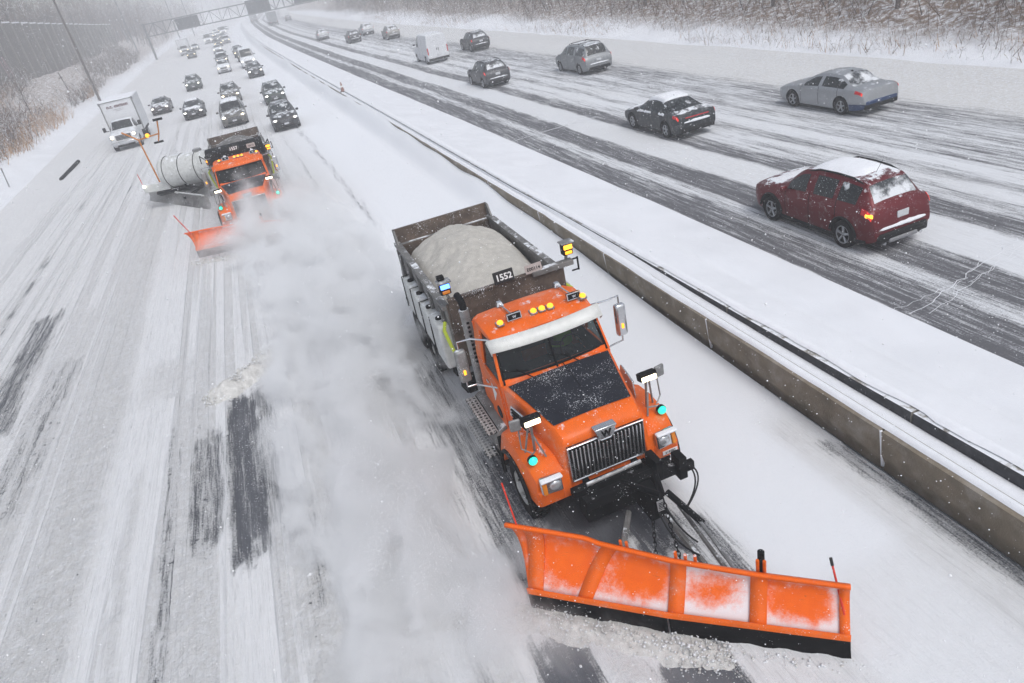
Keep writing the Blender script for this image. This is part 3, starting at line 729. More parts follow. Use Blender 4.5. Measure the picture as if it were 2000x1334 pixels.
for (y, l) in ((1.7, .5), (2.3, .45), (3.4, .35)):
    for sd in (1, -1):
        b = MB()
        for k in range(9):
            yy_ = y + l * (k / 8 - .5); x, z = fas.at(yy_, 7); b.sphere((sd * x, yy_ - fas.L / 2, z - .02 - .03 * rc.random()), (.035, .07, .035 + .03 * rc.random()), 7, 5, .25, rc)
        b.build('window_ledge_snow', M_snow, fas.root, smooth=True)
place(fas.root, 16.4, 27.6, PI)

sed = Car(SED, 'sedan_car', 'silver sedan with a dark blue rear bumper on the far lane', 'car', (.98, 3.71), .34, .79, extra=(1.37, 2.17, 3.43, 4.12, 1.55, 2.45))
P_sil = paint('silver', (.36, .37, .385), snow=.15, speck=.25, metal=.6)
M_blue = paint('navy', (.02, .045, .12), snow=.2, speck=.35)
sed.patch('windshield', 1.37, 2.17, 12, 14, M_glass, .008); sed.patch('rear_window', 3.43, 4.12, 12, 14, M_glassr, .008)
sed.side_windows(1.55, 3.9, (2.5,)); sed.mirror_(1.6, 1.0); dress(sed, (1.45, 2.5, 3.5), None)
rear_kit(sed, .82, .34, .17, .58); repaint(sed, P_sil)
sed.patch('rear_bumper_cover', 4.15, 4.84, 2, 4, M_blue, .014); fin(sed, 3.3 - sed.L / 2, 1.44)
MB().box((0, sed.L / 2 - .02, .48), (1.5, .1, .26)).build('rear_bumper_panel', M_blue, sed.root, bevel=.05)
place(sed.root, 22.1, 24.0, PI)

mv = Car(VAN, 'minivan_car', 'silver grey minivan with roof rails in the third lane', 'car', (.95, 3.98), .34, .85, extra=(1.0, 1.93, 4.55, 4.88, 1.2, 2.2, 3.4))
mv.patch('windshield', 1.0, 1.93, 12, 14, M_glassf, .008); mv.patch('rear_window', 4.55, 4.88, 12, 14, M_glass, .008)
mv.side_windows(1.2, 4.7, (2.2, 3.4)); mv.mirror_(1.35, 1.15); dress(mv, (1.3, 2.3, 3.5), None); rear_kit(mv, 1.02, .3, .24, .85)
P_gry = paint('silver_grey', (.24, .25, .26), snow=.35, speck=.3, metal=.5); repaint(mv, P_gry); ridge(mv, 'bumper_snow', -.7, .7, mv.L / 2, .66, .045, 4)
for sx in (1, -1): MB().tube([(sx * .60, -.4, 1.74), (sx * .62, -.2, 1.80), (sx * .62, 1.6, 1.80), (sx * .6, 1.8, 1.72)], .022, 6).build('roof_rail', M_dark, mv.root)
MB().box((0, 1.0, 1.83), (1.2, .06, .03)).build('roof_crossbar', M_dark, mv.root); MB().box((0, -.1, 1.83), (1.2, .06, .03)).build('roof_crossbar', M_dark, mv.root)
place(mv.root, 21.3, 46.1, PI)

cv = Car(CARGO, 'cargo_van', 'tall white cargo van with twin rear doors', 'van', (.9, 4.35), .36, .88, extra=(.97, 1.68, 2.2, 5.3))
P_wht = paint('white', (.66, .67, .69), snow=.3, speck=.12, metal=.0, dirt=.15)
cv.patch('windshield', .97, 1.68, 12, 14, M_glass, .008); cv.side_windows(1.0, 2.2, ()); cv.mirror_(1.2, 1.6, M_dark); repaint(cv, P_wht)
for sx in (1, -1):
    d = MB().box((sx * .46, cv.L / 2 + .0, 1.4), (.88, .03, 1.95)).build('rear_door', P_wht, cv.root, bevel=.02); MB().box((sx * .08, cv.L / 2 + .03, 1.25), (.05, .03, .2)).build('door_handle', M_dark, d)
    MB().box((sx * .93, cv.L / 2 - .03, 1.15), (.12, .1, .6)).build('tail_lamp', M_tail, cv.root, bevel=.03)
MB().box((0, cv.L / 2 + .03, .42), (1.95, .14, .2)).build('rear_bumper', M_dark, cv.root, bevel=.03); MB().box((0, cv.L / 2 + .02, .72), (.34, .03, .17)).build('number_plate', M_plate, cv.root)
for y in (2.3, 3.5): cv.seam(y, 3, 10)
place(cv.root, 17.2, 70.6, PI)

# --- other departing cars: copies of a rear-facing pair of prototypes
rsv = make_suv(False, 'dark grey crossover with a snowy back window in the middle lane'); rsv.root.name = 'crossover_car'
P_dgr = paint('dark_grey', (.05, .052, .058), snow=.25, speck=.3); ridge(rsv, 'bumper_snow', -.65, .65, rsv.L / 2, .64, .045, 5)
place(rsv.root, 15.9, 50.2, PI); 
P_char = paint('charcoal', (.03, .031, .035), snow=.26, speck=.36); P_tan = paint('tan', (.20, .195, .185), snow=.45, speck=.35); P_lg = paint('pale_grey', (.35, .36, .37), snow=.5)
def cp(src, x, y, rz, label, col, group, cat='car'):
    c = copy_tree(src, None, {'paint_base': col}); c['label'] = label; c['category'] = cat; c['group'] = group; place(c, x, y, rz); return c
GR = 'cars driving away on the right carriageway'
cp(rsv.root, 21.9, 71.5, PI, 'black crossover just right of the white cargo van', P_char, GR)
cp(rsv.root, 19.8, 81.5, PI, 'grey crossover half hidden behind the white cargo van', P_dgr, GR)
cp(rsv.root, 20.9, 106.5, PI, 'tan crossover ahead of the white cargo van in the outer lane', P_tan, GR)
cp(rsv.root, 20.7, 124.5, PI, 'grey crossover, further one of the close pair beyond the cargo van', P_lg, GR)
cp(rsv.root, 16.9, 115.0, PI, 'dark crossover, nearer one of the close pair beyond the cargo van', P_char, GR)
cp(rsv.root, 15.0, 136.5, PI, 'pale silver car nearest the median beyond the orange cone', P_lg, GR)
cp(rsv.root, 20.2, 268.0, PI, 'small car fading into the snow beside the far lorry', P_dgr, GR)
for k in [rsv.root]: pass
repaint(rsv, P_dgr)
for o in (red, fas, sed, mv, rsv): o.root['group'] = GR

# --- oncoming cars
GL = 'cars driving towards the camera on the left carriageway'
osv = make_suv(True, 'dark grey crossover following the snowploughs in the lane beside the median')
osv.root.name = 'crossover_car'
osd = Car(SED, 'sedan_car', 'dark sedan with a white snow covered hood', 'car', (.98, 3.71), .34, .79, extra=(1.37, 2.17, 3.43, 4.12, 1.55, 2.45))
osd.patch('windshield', 1.37, 2.17, 12, 14, M_glassf, .008); osd.patch('rear_window', 3.43, 4.12, 12, 14, M_glass, .008); osd.side_windows(1.55, 3.9, (2.5,)); osd.mirror_(1.6, 1.0)
front_kit(osd, .68, .34, .13, .60, .16, .8)
osw = make_suv(True, 'x', lamp_warm=True); osw.root.name = 'crossover_car'
ovn = Car(VAN, 'minivan_car', 'x', 'car', (.95, 3.98), .34, .85, extra=(1.0, 1.93, 4.55, 4.88, 1.2, 2.2, 3.4))
ovn.patch('windshield', 1.0, 1.93, 12, 14, M_glass, .008); ovn.side_windows(1.2, 4.7, (2.2, 3.4)); ovn.mirror_(1.35, 1.15); front_kit(ovn, .82, .36, .16, .66, .24, .9, True); snowcap(ovn, 2.1, 4.4, 12, .04)
ocv = Car(CARGO, 'cargo_van', 'x', 'van', (.9, 4.35), .36, .88, extra=(.97, 1.68, 2.2, 5.3)); ocv.patch('windshield', .97, 1.68, 12, 14, M_glass, .008); ocv.side_windows(1.0, 2.2, ()); ocv.mirror_(1.2, 1.6, M_dark); front_kit(ocv, .95, .3, .26, .8, .3, 1.0)
P_sand = paint('sand', (.14, .135, .125), snow=.28, speck=.35); P_grn = paint('grey_green', (.05, .065, .06), snow=.28, speck=.35); P_pl = paint('plum', (.07, .055, .06), snow=.35, speck=.35)
def on(src, x, y, label, col, scale=1, cat='car', rz=0.0):
    return cp(src.root, x, y, rz, label, col, GL, cat)
on(osv, 1.75, 54.3, 'dark crossover nearest behind the tow plow in the lane beside the median', P_char)
c9 = on(osv, 2.05, 69.2, 'grey crossover directly behind the dark one in the lane beside the median', P_grn)
on(ovn, -1.6, 62.3, 'silver minivan with warm headlights directly behind the second snowplow truck', P_sand)
on(osw, -1.6, 77.5, 'brownish crossover with glowing yellow headlights in the second lane', P_sand)
c5 = on(osd, -4.95, 72.6, 'dark sedan with a blanket of snow on its hood in the third lane', P_char)
b = Car.patch(osd, 'hood_snow', .45, 1.3, 12, 14, M_snow, .01, thick=.04, jit=.02); b.parent = c5
b = Car.patch(osd, 'roof_snow', 2.2, 3.4, 12, 14, M_snow, .01, thick=.03, jit=.02); b.parent = c5
on(osv, -5.75, 99.6, 'dark green crossover alone far up the third lane', P_grn)
on(osd, -8.45, 82.6, 'plum brown sedan half hidden behind the white box truck', P_pl)
on(osv, 1.65, 97.4, 'dark crossover with bright headlights leading the far queue by the median', P_char)
P_w2 = paint('white_car', (.6, .61, .63), snow=.5, speck=.2, metal=0)
on(ocv, 1.45, 115.2, 'white van second in the far queue by the median', P_w2, cat='van')
on(ovn, 1.2, 129.5, 'dark car third in the far queue by the median', P_char)
on(osw, .85, 141.5, 'dark car fourth in the far queue by the median', P_dgr)
on(osd, .75, 152.5, 'grey car fifth in the far queue by the median', P_lg)
on(osw, -2.0, 114.9, 'white crossover heading the far queue in the second lane', P_w2)
on(ovn, -2.15, 132.5, 'dark car second in the far queue of the second lane', P_char)
on(osd, -2.3, 149.5, 'dark car third in the far queue of the second lane', P_dgr)
on(osd, -2.9, 171.5, 'pale car fourth in the far queue of the second lane', P_lg)
far_l = [(-2.7, 196, P_dgr, osw), (-.8, 205, P_lg, ovn), (-5.4, 228, P_w2, ocv), (-3.6, 233, P_dgr, osd), (-1.6, 240, P_char, osd), (-4.9, 262, P_lg, osw), (-2.9, 268, P_lg, osd), (-1.0, 275, P_w2, ocv),
         (-3.9, 300, P_w2, osd), (-1.9, 310, P_dgr, osw), (.2, 318, P_lg, osd), (-8.4, 205, P_lg, osd), (-8.2, 172, P_dgr, osw)]
for x, y, cc, s_ in far_l: on(s_, x, y, 'tiny car with lit headlights in the distant jam beneath the sign gantry', cc)['group'] = 'distant cars in the jam beneath the gantry'
for c in (osv, osd, osw, ovn, ocv):
    for o in [c.root] + children(c.root) + [g for k in children(c.root) for g in children(k)]: bpy.data.objects.remove(o)
KIDS.clear()
# ------------------------------------------------------------------ snowplough trucks
M_org = pmat('plow_orange', (.80, .13, .004), .45, snow=.12, speck=.32, var=.10, coat=.12, spec=.22, vscale=4, dirt=.35, dirtc=(.55, .40, .33))
M_hoodb = pmat('black_hood_vinyl', (.017, .019, .027), .6, snow=.0, speck=.50, var=.2, spec=.15)
M_steel = pmat('galvanised_steel', (.26, .26, .26), .5, .5, snow=.25, speck=.35, var=.3)
M_rust = pmat('rusty_steel', (.10, .075, .06), .75, .2, speck=.45, var=.45, vscale=5, dirt=.5, dirtc=(.17, .12, .09))
M_bodyg = pmat('worn_grey_paint', (.17, .165, .16), .6, .2, snow=.2, speck=.4, var=.35, vscale=4, dirt=.4, dirtc=(.3, .29, .28))
M_frame = pmat('black_steel', (.006, .0063, .0075), .65, .0, snow=.05, speck=.30, var=.3, spec=.10)
M_white = pmat('white_visor', (.72, .72, .69), .45, speck=.15)
M_tank = pmat('white_poly_tank', (.55, .56, .55), .5, snow=.3, speck=.2, var=.15, dirt=.4, dirtc=(.3, .3, .28))
M_salt = pmat('road_salt', (.52, .495, .45), .95, var=.14, vscale=7, bump=.8, bscale=55, dirt=.10, dirtc=(.33, .31, .28), speck=.05)
M_wglass = glassmat('truck_windshield', tint=(.55, .62, .62), clear=.5, col=(.006, .009, .011), rough=.06)
M_green = pmat('green_lens', (.02, .5, .38), .15, emit=(.02, .75, .5), es=1.1, coat=.6)
M_blue = pmat('blue_lens', (.05, .1, .8), .2, emit=(.08, .22, 1), es=5)
M_white_l = pmat('lit_work_lamp', (.9, .9, .8), .2, emit=(1, .86, .55), es=4)
M_mark = pmat('lit_marker_lens', (.9, .35, .02), .3, emit=(1, .40, .02), es=1.6)
M_hose = pmat('rubber_hose', (.015, .015, .016), .5)
M_yel = pmat('yellow_green_hose', (.45, .55, .05), .5)
M_red_ = pmat('red_marker_rod', (.65, .04, .02), .5)
M_int = pmat('cab_trim', (.03, .032, .035), .9, spec=.1)
M_vest = pmat('hi_vis_vest', (.35, .75, .05), .8); M_skin = pmat('skin', (.45, .26, .19), .6); M_cloth = pmat('dark_cloth', (.03, .035, .05), .9)
M_letter = pmat('white_lettering', (.8, .8, .8), .5); M_sign = pmat('black_sign', (.015, .015, .017), .5, speck=.12)
M_tread = pmat('step_tread', (.30, .29, .28), .6, .4, speck=.35, var=.3)
def treadmat():
    m, nt = newmat('perforated_step'); out = N(nt, 'ShaderNodeOutputMaterial'); p = N(nt, 'ShaderNodeBsdfPrincipled'); nt.links.new(p.outputs[0], out.inputs[0])
    tc = N(nt, 'ShaderNodeTexCoord'); sx = N(nt, 'ShaderNodeSeparateXYZ'); nt.links.new(tc.outputs['Object'], sx.inputs[0])
    def wv(o, f): return math_(nt, 'ABSOLUTE', math_(nt, 'SINE', math_(nt, 'MULTIPLY', o, f)))
    h = math_(nt, 'MULTIPLY', wv(sx.outputs[0], 40.0), wv(sx.outputs[1], 34.0)); f = mapr(nt, h, .50, .62)
    sp = noise(nt, tc.outputs['Object'], 30, 4); c = mixc(nt, f, (.34, .33, .32), (.012, .012, .013)); c = mixc(nt, mapr(nt, sp, .58, .66), c, SNOWC)
    nt.links.new(c, p.inputs['Base Color']); p.inputs['Roughness'].default_value = .6; p.inputs['Specular IOR Level'].default_value = .2; return m
M_tread = treadmat()
M_rubber = pmat('rubber_deflector', (.004, .004, .005), .7, speck=.22, var=.2, spec=.1)
M_wrim = pmat('white_wheel', (.50, .50, .48), .5, speck=.35, dirt=.6, dirtc=(.12, .12, .12), snow=.1)
M_lens = pmat('clear_lens', (.55, .56, .58), .12, .6, speck=.2)
M_ambl = pmat('amber_lens', (.7, .22, .02), .25)

# orange moldboard with wind-packed snow: attribute frost says where it sticks
mq, nt = newmat('frosted_moldboard'); out = N(nt, 'ShaderNodeOutputMaterial'); p_ = N(nt, 'ShaderNodeBsdfPrincipled'); nt.links.new(p_.outputs[0], out.inputs[0])
tc = N(nt, 'ShaderNodeTexCoord'); at = N(nt, 'ShaderNodeAttribute'); at.attribute_name = 'frost'
f1 = noise(nt, tc.outputs['Object'], 2.6, 7, .68); f2 = noise(nt, tc.outputs['Object'], 45, 3, .6)
q = math_(nt, 'ADD', at.outputs['Fac'], math_(nt, 'MULTIPLY', math_(nt, 'SUBTRACT', f1, .5), 2.2)); q = math_(nt, 'ADD', q, math_(nt, 'MULTIPLY', math_(nt, 'SUBTRACT', f2, .5), .35))
fr = math_(nt, 'MULTIPLY', mapr(nt, q, .25, 1.15), .93); sp_ = mapr(nt, f2, .70, .76); fr = math_(nt, 'MAXIMUM', fr, sp_)
mpx = N(nt, 'ShaderNodeMapping'); mpx.inputs['Scale'].default_value = (1.5, 1.5, 34); mpx.inputs['Rotation'].default_value = (0, .5, 0); nt.links.new(tc.outputs['Object'], mpx.inputs[0])
scr = mapr(nt, noise(nt, mpx.outputs[0], 1.6, 6, .7), .64, .70, 0, .75); rst = mapr(nt, noise(nt, tc.outputs['Object'], 5, 8, .8), .63, .70, 0, .7)
oc_ = mixc(nt, noise(nt, tc.outputs['Object'], 6, 4), (.80, .105, .001), (.95, .16, .004)); oc_ = mixc(nt, math_(nt, 'MAXIMUM', scr, rst), oc_, (.30, .09, .04))
nt.links.new(mixc(nt, fr, oc_, (.82, .80, .82)), p_.inputs['Base Color'])
nt.links.new(mapr(nt, fr, 0, 1, .35, .9, False), p_.inputs['Roughness']); nt.links.new(mapr(nt, fr, 0, 1, .12, 0, False), p_.inputs['Coat Weight']); p_.inputs['Specular IOR Level'].default_value = .2
M_mold = mq

def loft(rows, closed=True, caps=True):
    b = MB(); n = len(rows[0]); vs = [v for r_ in rows for v in r_]
    fs = [(i * n + j, (i + 1) * n + j, (i + 1) * n + (j + 1) % n, i * n + (j + 1) % n) for i in range(len(rows) - 1) for j in range(n if closed else n - 1)]
    if caps: fs += [tuple(range(n)), tuple((len(rows) - 1) * n + j for j in range(n - 1, -1, -1))]
    return b.add(vs, fs)

def heavy_wheel(root, x, y, r, w_, sx, steer=False, rim=None):
    b = MB(); b.lathe((x, y, r), (sx, 0, 0), [(-w_ / 2, r * .55), (-w_ / 2, r * .9), (-w_ * .38, r * .985), (w_ * .38, r * .985), (w_ / 2, r * .9), (w_ / 2 + .005, r * .72), (w_ * .46, r * .58), (w_ * .1, r * .55)], 36)
    for k in range(36):      # tread blocks
        a = 2 * math.pi * k / 36
        for o_ in (-.3, 0, .3):
            e = Euler((a + (.08 if o_ else 0), 0, 0)).to_matrix(); p = e @ Vector((0, 0, r * .985)); b.box((x + o_ * w_, y + p.y, r + p.z), (w_ * .24, .055, .03), rot=(math.degrees(a), 0, 0))
    t = b.build('wheel', M_tyre, root, smooth='auto')
    b = MB(); d = w_ * .42 if steer else w_ * .2
    b.lathe((x, y, r), (sx, 0, 0), [(-w_ * .3, .02), (-w_ * .3, r * .54), (d - .02, r * .56), (d, r * .57), (d + .02, r * .53), (d - .05, r * .5), (d - .05, r * .25), (d + .02, r * .2), (d + .06, r * .17), (d + .07, 0)], 30)
    b.build('rim', rim or M_wrim, t, smooth='auto')
    b = MB()
    for k in range(10):
        a = 2 * math.pi * k / 10; b.lathe((x + sx * (d - .05), y + math.cos(a) * r * .37, r + math.sin(a) * r * .37), (sx, 0, 0), [(0, .022), (.04, .02)], 6)
    b.build('wheel_nut', M_frame, t)

def blade(root, pts, hs, bks, half, name='plow_blade', frost_bays=(0, 1, 2, 3), ribs=((.03, .07), (.20, .29), (.50, .51), (.745, .75), (.985, .985)), rods=True):
    """pts: bottom line (x,y) of the moldboard from image-left to image-right; hs heights; bks how far the top lies back"""
    pts = [Vector((a, b_)) for a, b_ in pts]; seg = [(pts[i + 1] - pts[i]).length for i in range(len(pts) - 1)]; T = sum(seg)
    def base(s):
        d = s * T
        for i, L_ in enumerate(seg):
            if d <= L_ + 1e-9 or i == len(seg) - 1: return pts[i] + (pts[i + 1] - pts[i]) * (d / L_), i
            d -= L_
    def nb(s):
        _, i = base(s); d = (pts[i + 1] - pts[i]).normalized(); return Vector((-d.y, d.x)) if (-d.y * 0 + d.x) > 0 else Vector((d.y, -d.x))
    kk = np.linspace(0, 1, len(hs))
    def P(s, v, off=0.0, raise_=0):
        b_, _ = base(s); n_ = nb(s); n0 = nb(.5); n_ = (n_ * .5 + n0 * .5).normalized()
        h = float(np.interp(s, kk, hs)); bk = float(np.interp(s, kk, bks)); o_ = bk * math.sin(v * math.pi * .62) / .93
        z = .33 + (h - .33) * (v ** .92); q = b_ + n_ * (o_ + .04 - off); fl = -.34 * max(0, 1 - s / .2) * v
        return (q.x + fl, q.y - fl * .1, z + raise_)
    S = sorted(set(np.linspace(0, 1, 73).tolist() + [half])); nv = 15; V = []; fr = []
    bays = list(zip(ribs[:-1], ribs[1:])); amt = (.22, .30, .80, .42)
    for s in S:
        for j in range(nv):
            v = j / (nv - 1); V.append(P(s, v)); f = .2
            for k, ((a0, a1), (c0, c1)) in enumerate(bays):
                a = a0 + (a1 - a0) * v; c = c0 + (c1 - c0) * v
                if a <= s <= c:
                    u = (s - a) / (c - a); f = amt[k % 4] + .55 * math.exp(-((1 - v) / .16) ** 2) + .55 * math.exp(-(u / .12) ** 2) * (.4 + .6 * v) + .5 * math.exp(-((1 - u) / .14) ** 2) + .75 * math.exp(-(v / .16) ** 2)
                    f -= .35 * math.exp(-((u - .55) / .3) ** 2 - ((v - .5) / .3) ** 2)
            fr.append(f)
    F = [(i * nv + j, (i + 1) * nv + j, (i + 1) * nv + j + 1, i * nv + j + 1) for i in range(len(S) - 1) for j in range(nv - 1)]
    o = link(name, np_mesh(name, V, F, M_mold, True, {'frost': fr}), root)
    q_ = o.modifiers.new('s', 'SOLIDIFY'); q_.thickness = .02; q_.offset = 0
    for r_ in ribs:
        w_ = .05 if .01 < r_[0] < .97 else .028; G = []
        for j in range(nv): v = j / (nv - 1); rs_ = r_[0] + (r_[1] - r_[0]) * v; G.append([P(max(0, rs_ - w_ / 2), v, .035), P(min(1, rs_ + w_ / 2), v, .035)])
        MB().grid(G).build('rib', M_org, o, smooth=True, solid=.03)
    G = [[P(s, 0, .05, .10), P(s, 0, .055, 0), P(s, 0, .03, -.03)] for s in S]; MB().grid(G).build('lower_lip', M_org, o, smooth='auto', solid=.015)
    G = [[P(s, 1, -.02, .0), P(s, 1, .03, .02), P(s, 1, .045, -.02)] for s in S]; MB().grid(G).build('top_roll', M_mold, o, smooth=True, solid=.02)
    for a, c in ((0, half - .003), (half + .003, 1)):
        G = []
        for i in range(25):
            s = a + (c - a) * i / 24; b_, _ = base(s); p0 = P(s, 0, .04, -.0); wv = .012 * math.sin(i * 1.3)
            G.append([p0, (p0[0] + (b_.x - p0[0]) * .5, p0[1] + (b_.y - p0[1]) * .5 - .01, .17), (b_.x + wv, b_.y - .03 + wv, .012)])
        MB().grid(G).build('rubber_edge', M_rubber, o, smooth=True, solid=.02)
    # stiffeners and lugs behind, sticking over the top
    for s, z_ in ((.32, .12), (.34, .12), (.50, .16), (.53, .12), (.56, .14), (.745, .3), (.765, .3)):
        p0 = P(s, .25, -.06); p1 = P(s, 1, -.05, z_ * .6); b = MB(); b.tube([p0, P(s, .65, -.08), p1], .022, 6); b.build('stiffener', M_org, o)
    p0 = P(.755, .5, -.16); p1 = P(.755, 1, -.10, .28); MB().tube([p0, p1], .045, 10).build('trip_spring', M_frame, o)
    return o, P

def plow_truck(name, label, number, plate, x, y, rz, first):
    root = empty(name, (x, y, 0), rz); tag(root, label, 'snowplow', 'orange snowplough trucks')
    # frame, axle
    b = MB()
    for sx in (1, -1): b.box((sx * .42, 3.2, .82), (.09, 8.4, .26))
    for yy_ in (-.7, .4, 1.6, 3.0, 4.6, 6.4): b.box((0, yy_, .80), (.8, .12, .2))
    b.build('chassis', M_frame, root)
    MB().tube([(-1.0, 0, .53), (1.0, 0, .53)], .07, 10).build('front_axle', M_frame, root)
    for ya in (5.5, 6.8): MB().tube([(-1.0, ya, .53), (1.0, ya, .53)], .10, 10).build('rear_axle', M_frame, root)
    MB().box((0, 0.3, 1.05), (1.05, 1.5, .9)).build('engine', M_frame, root, bevel=.05)
    for sx in (1, -1):
        heavy_wheel(root, sx * 1.10, 0, .53, .30, sx, True)
        for ya in (5.5, 6.8): heavy_wheel(root, sx * 1.14, ya, .52, .27, sx); heavy_wheel(root, sx * .82, ya, .52, .27, sx)
    # hood
    L = lambda a, b_, t: a + (b_ - a) * t
    rows = []
    for (yv, wt, zt, ws, zl) in ((-.80, .63, 1.68, .72, .86), (-.76, .66, 1.74, .74, .86), (-.55, .69, 1.83, .76, .9), (0, .80, 1.90, .84, 1.0), (.45, .90, 1.96, .92, 1.05), (.82, .98, 2.0, .98, 1.05)):
        rows.append([(-ws, yv, zl), (-ws, yv, L(zl, zt, .55)), (-wt - .005, yv, zt - .05), (-wt + .03, yv, zt - .012), (-wt * .5, yv, zt + .012), (0, yv, zt + .02), (wt * .5, yv, zt + .012), (wt - .03, yv, zt - .012), (wt + .005, yv, zt - .05), (ws, yv, L(zl, zt, .55)), (ws, yv, zl)])
    hood = loft(rows).build('hood', M_org, root, smooth='auto')
    def hp(u, v):   # point on the hood top: u -1..1 across, v 0 front .. 1 rear
        yv = L(-.50, .80, v); wt = float(np.interp(yv, [-.55, 0, .45, .82], [.69, .80, .90, .98])); zt = float(np.interp(yv, [-.55, 0, .45, .82], [1.83, 1.90, 1.96, 2.0]))
        return (u * (wt - .045), yv, zt + .024 - .022 * u * u + .008)
    MB().grid([[hp(-1 + .2 * j, i / 6 * .93) for j in range(11)] for i in range(7)]).build('hood_decal', M_hoodb, hood, smooth=True)
    MB().tube([hp(.12, .45), hp(.12, 1)], .008, 4).build('hood_crease', M_well, hood)
    for sx in (1, -1):
        o = MB().prism([(-.02, 1.50), (.06, 1.80), (.62, 1.80), (.70, 1.58)], 'x', sx * .895, sx * .93).build('intake_frame', M_chrome, hood, bevel=.015)
        o.rotation_euler = (0, 0, sx * R(-9)); b = MB()
        for k in range(4): b.box((sx * .935, .34, 1.57 + .06 * k), (.02, .5, .022))
        b.build('intake_slat', M_frame, o)
    # grille
    gr = MB().prism([(-.62, 1.0), (.62, 1.0), (.63, 1.62), (.14, 1.62), (.08, 1.54), (-.08, 1.54), (-.14, 1.62), (-.63, 1.62)], 'y', -.83, -.79).build('grille', M_frame, root)
    b = MB()
    for k in range(19):
        xx = -.57 + k * .0633; b.box((xx, -.85, 1.30 if abs(xx) > .12 else 1.26), (.022, .05, .58 if abs(xx) > .12 else .5), rot=(3, 0, 0))
    b.build('grille_bar', M_chrome, gr, bevel=.004)
    b = MB(); b.tube([(-.62, -.85, 1.0), (-.63, -.85, 1.62), (-.15, -.85, 1.62), (-.08, -.85, 1.55), (.08, -.85, 1.55), (.15, -.85, 1.62), (.63, -.85, 1.62), (.62, -.85, 1.0), (-.62, -.85, 1.0)], .018, 6)
    b.build('grille_surround', M_chrome, gr)
    em = MB().prism([(-.17, 1.76), (.17, 1.76), (.12, 1.60), (-.12, 1.60)], 'y', -.90, -.84).build('emblem', M_chrome, root, bevel=.01)
    MB().box((0, -.84, 1.775), (.36, .14, .035)).build('emblem_cap', M_chrome, em, bevel=.01)
    w_ = link('lettering', text_mesh('W', .15, M_frame, .004, .006), em); w_.location = (0, -.905, 1.675); w_.rotation_euler = (R(90), 0, 0)
    # fenders
    for sx in (1, -1):
        rows = []
        for (yv, zt, xo) in ((-.84, .98, 1.18), (-.80, 1.22, 1.22), (-.60, 1.36, 1.25), (-.35, 1.42, 1.27), (0, 1.45, 1.28), (.35, 1.42, 1.28), (.62, 1.30, 1.27), (.80, 1.10, 1.25), (.86, .90, 1.22)):
            a = .64 ** 2 - yv ** 2; zb = .53 + math.sqrt(a) if a > 0 else .53; zb = max(zb, .74 if yv < 0 else .6); zb = min(zb, zt - .05)
            rows.append([(sx * .66, yv, zb), (sx * .66, yv, zt + .02), (sx * (xo - .2), yv, zt), (sx * (xo - .05), yv, zt - .06), (sx * xo, yv, L(zb, zt, .45)), (sx * (xo + .01), yv, zb), (sx * (xo - .08), yv, zb)])
        fe = loft(rows).build('fender', M_org, root, smooth='auto')
        fe.modifiers.new('b', 'BEVEL').width = .012
        MB().box((sx * .99, -.80, .88), (.42, .12, .30), rot=(8, 0, 0)).build('fender_front', M_org, fe, bevel=.04, seg=3)
        hl = MB().box((sx * .98, -.855, 1.13), (.34, .10, .28), rot=(-8, 0, sx * 6)).build('headlight', M_chrome, root, bevel=.03, seg=3)
        MB().sphere((sx * .93, -.905, 1.12), (.10, .04, .09), 14, 8).build('lens', M_lens, hl, smooth=True)
        MB().box((sx * 1.10, -.905, 1.11), (.07, .03, .2), rot=(-8, 0, sx * 6)).build('turn_signal', M_ambl, hl, bevel=.01)
        MB().box((sx * .98, -.90, 1.262), (.35, .10, .04)).build('headlight_snow', M_snow, hl, bevel=.015)
        b = MB(); ps = [(sx * 1.30, math.cos(q_) * .66, .53 + math.sin(q_) * .66) for q_ in np.linspace(-.15, math.pi + .1, 15)]
        b.tube(ps, .035, 6); b.build('wheel_arch_trim', M_frame, fe, smooth=True)
        MB().box((sx * 1.05, .98, .62), (.36, .03, .62)).build('mud_flap', M_rubber, root)
        MB().box((sx * 1.24, -.42, 1.2), (.05, .1, .06)).build('side_marker', M_ambl, fe, bevel=.01)
        # plough lights on their brackets
        br = MB(); x0 = sx * .98; 
        br.tube([(x0, -.35, 1.42), (x0 + sx * .0, -.42, 2.02)], .022, 8); br.tube([(x0 + sx * .14, -.30, 1.42), (x0 + sx * .05, -.42, 1.95)], .016, 6); br.tube([(x0 - sx * .10, -.55, 1.40), (x0, -.43, 1.75)], .016, 6)
        br.tube([(x0 - .05, -.5, 1.52), (x0 + sx * .16, -.55, 1.5)], .014, 6)
        br.tube([(x0 + sx * .2, -.4, 1.95), (x0 + sx * .22, -.42, 1.6), (x0 + sx * .1, -.5, 1.52)], .012, 6)
        pb = br.build('plow_light_bracket', M_steel, root, smooth='auto')
        MB().box((x0 + .0, -.46, 2.08), (.30, .14, .13), rot=(-14, 0, 0)).build('lamp_housing', M_frame, pb, bevel=.02)
        MB().box((x0 + .0, -.54, 2.07), (.25, .03, .075), rot=(-14, 0, 0)).build('work_lamp', M_white_l, pb, bevel=.01)
        MB().box((x0 + sx * .24, -.42, 2.05), (.17, .05, .2), rot=(0, 0, sx * 10)).build('side_marker_lamp', M_steel, pb, bevel=.02)
        g_ = MB().sphere((x0 + sx * .13, -.60, 1.45), (.072, .06, .072), 16, 12).build('green_lamp', M_green, pb, smooth=True)
        MB().lathe((x0 + sx * .13, -.59, 1.45), (0, 1, 0), [(-.01, .078), (.05, .074), (.09, .03)], 16).build('lamp_ring', M_frame, pb, smooth='auto')
    pl = MB().box((1.03, -.885, .86), (.26, .012, .07)).build('number_label', M_letter, root)
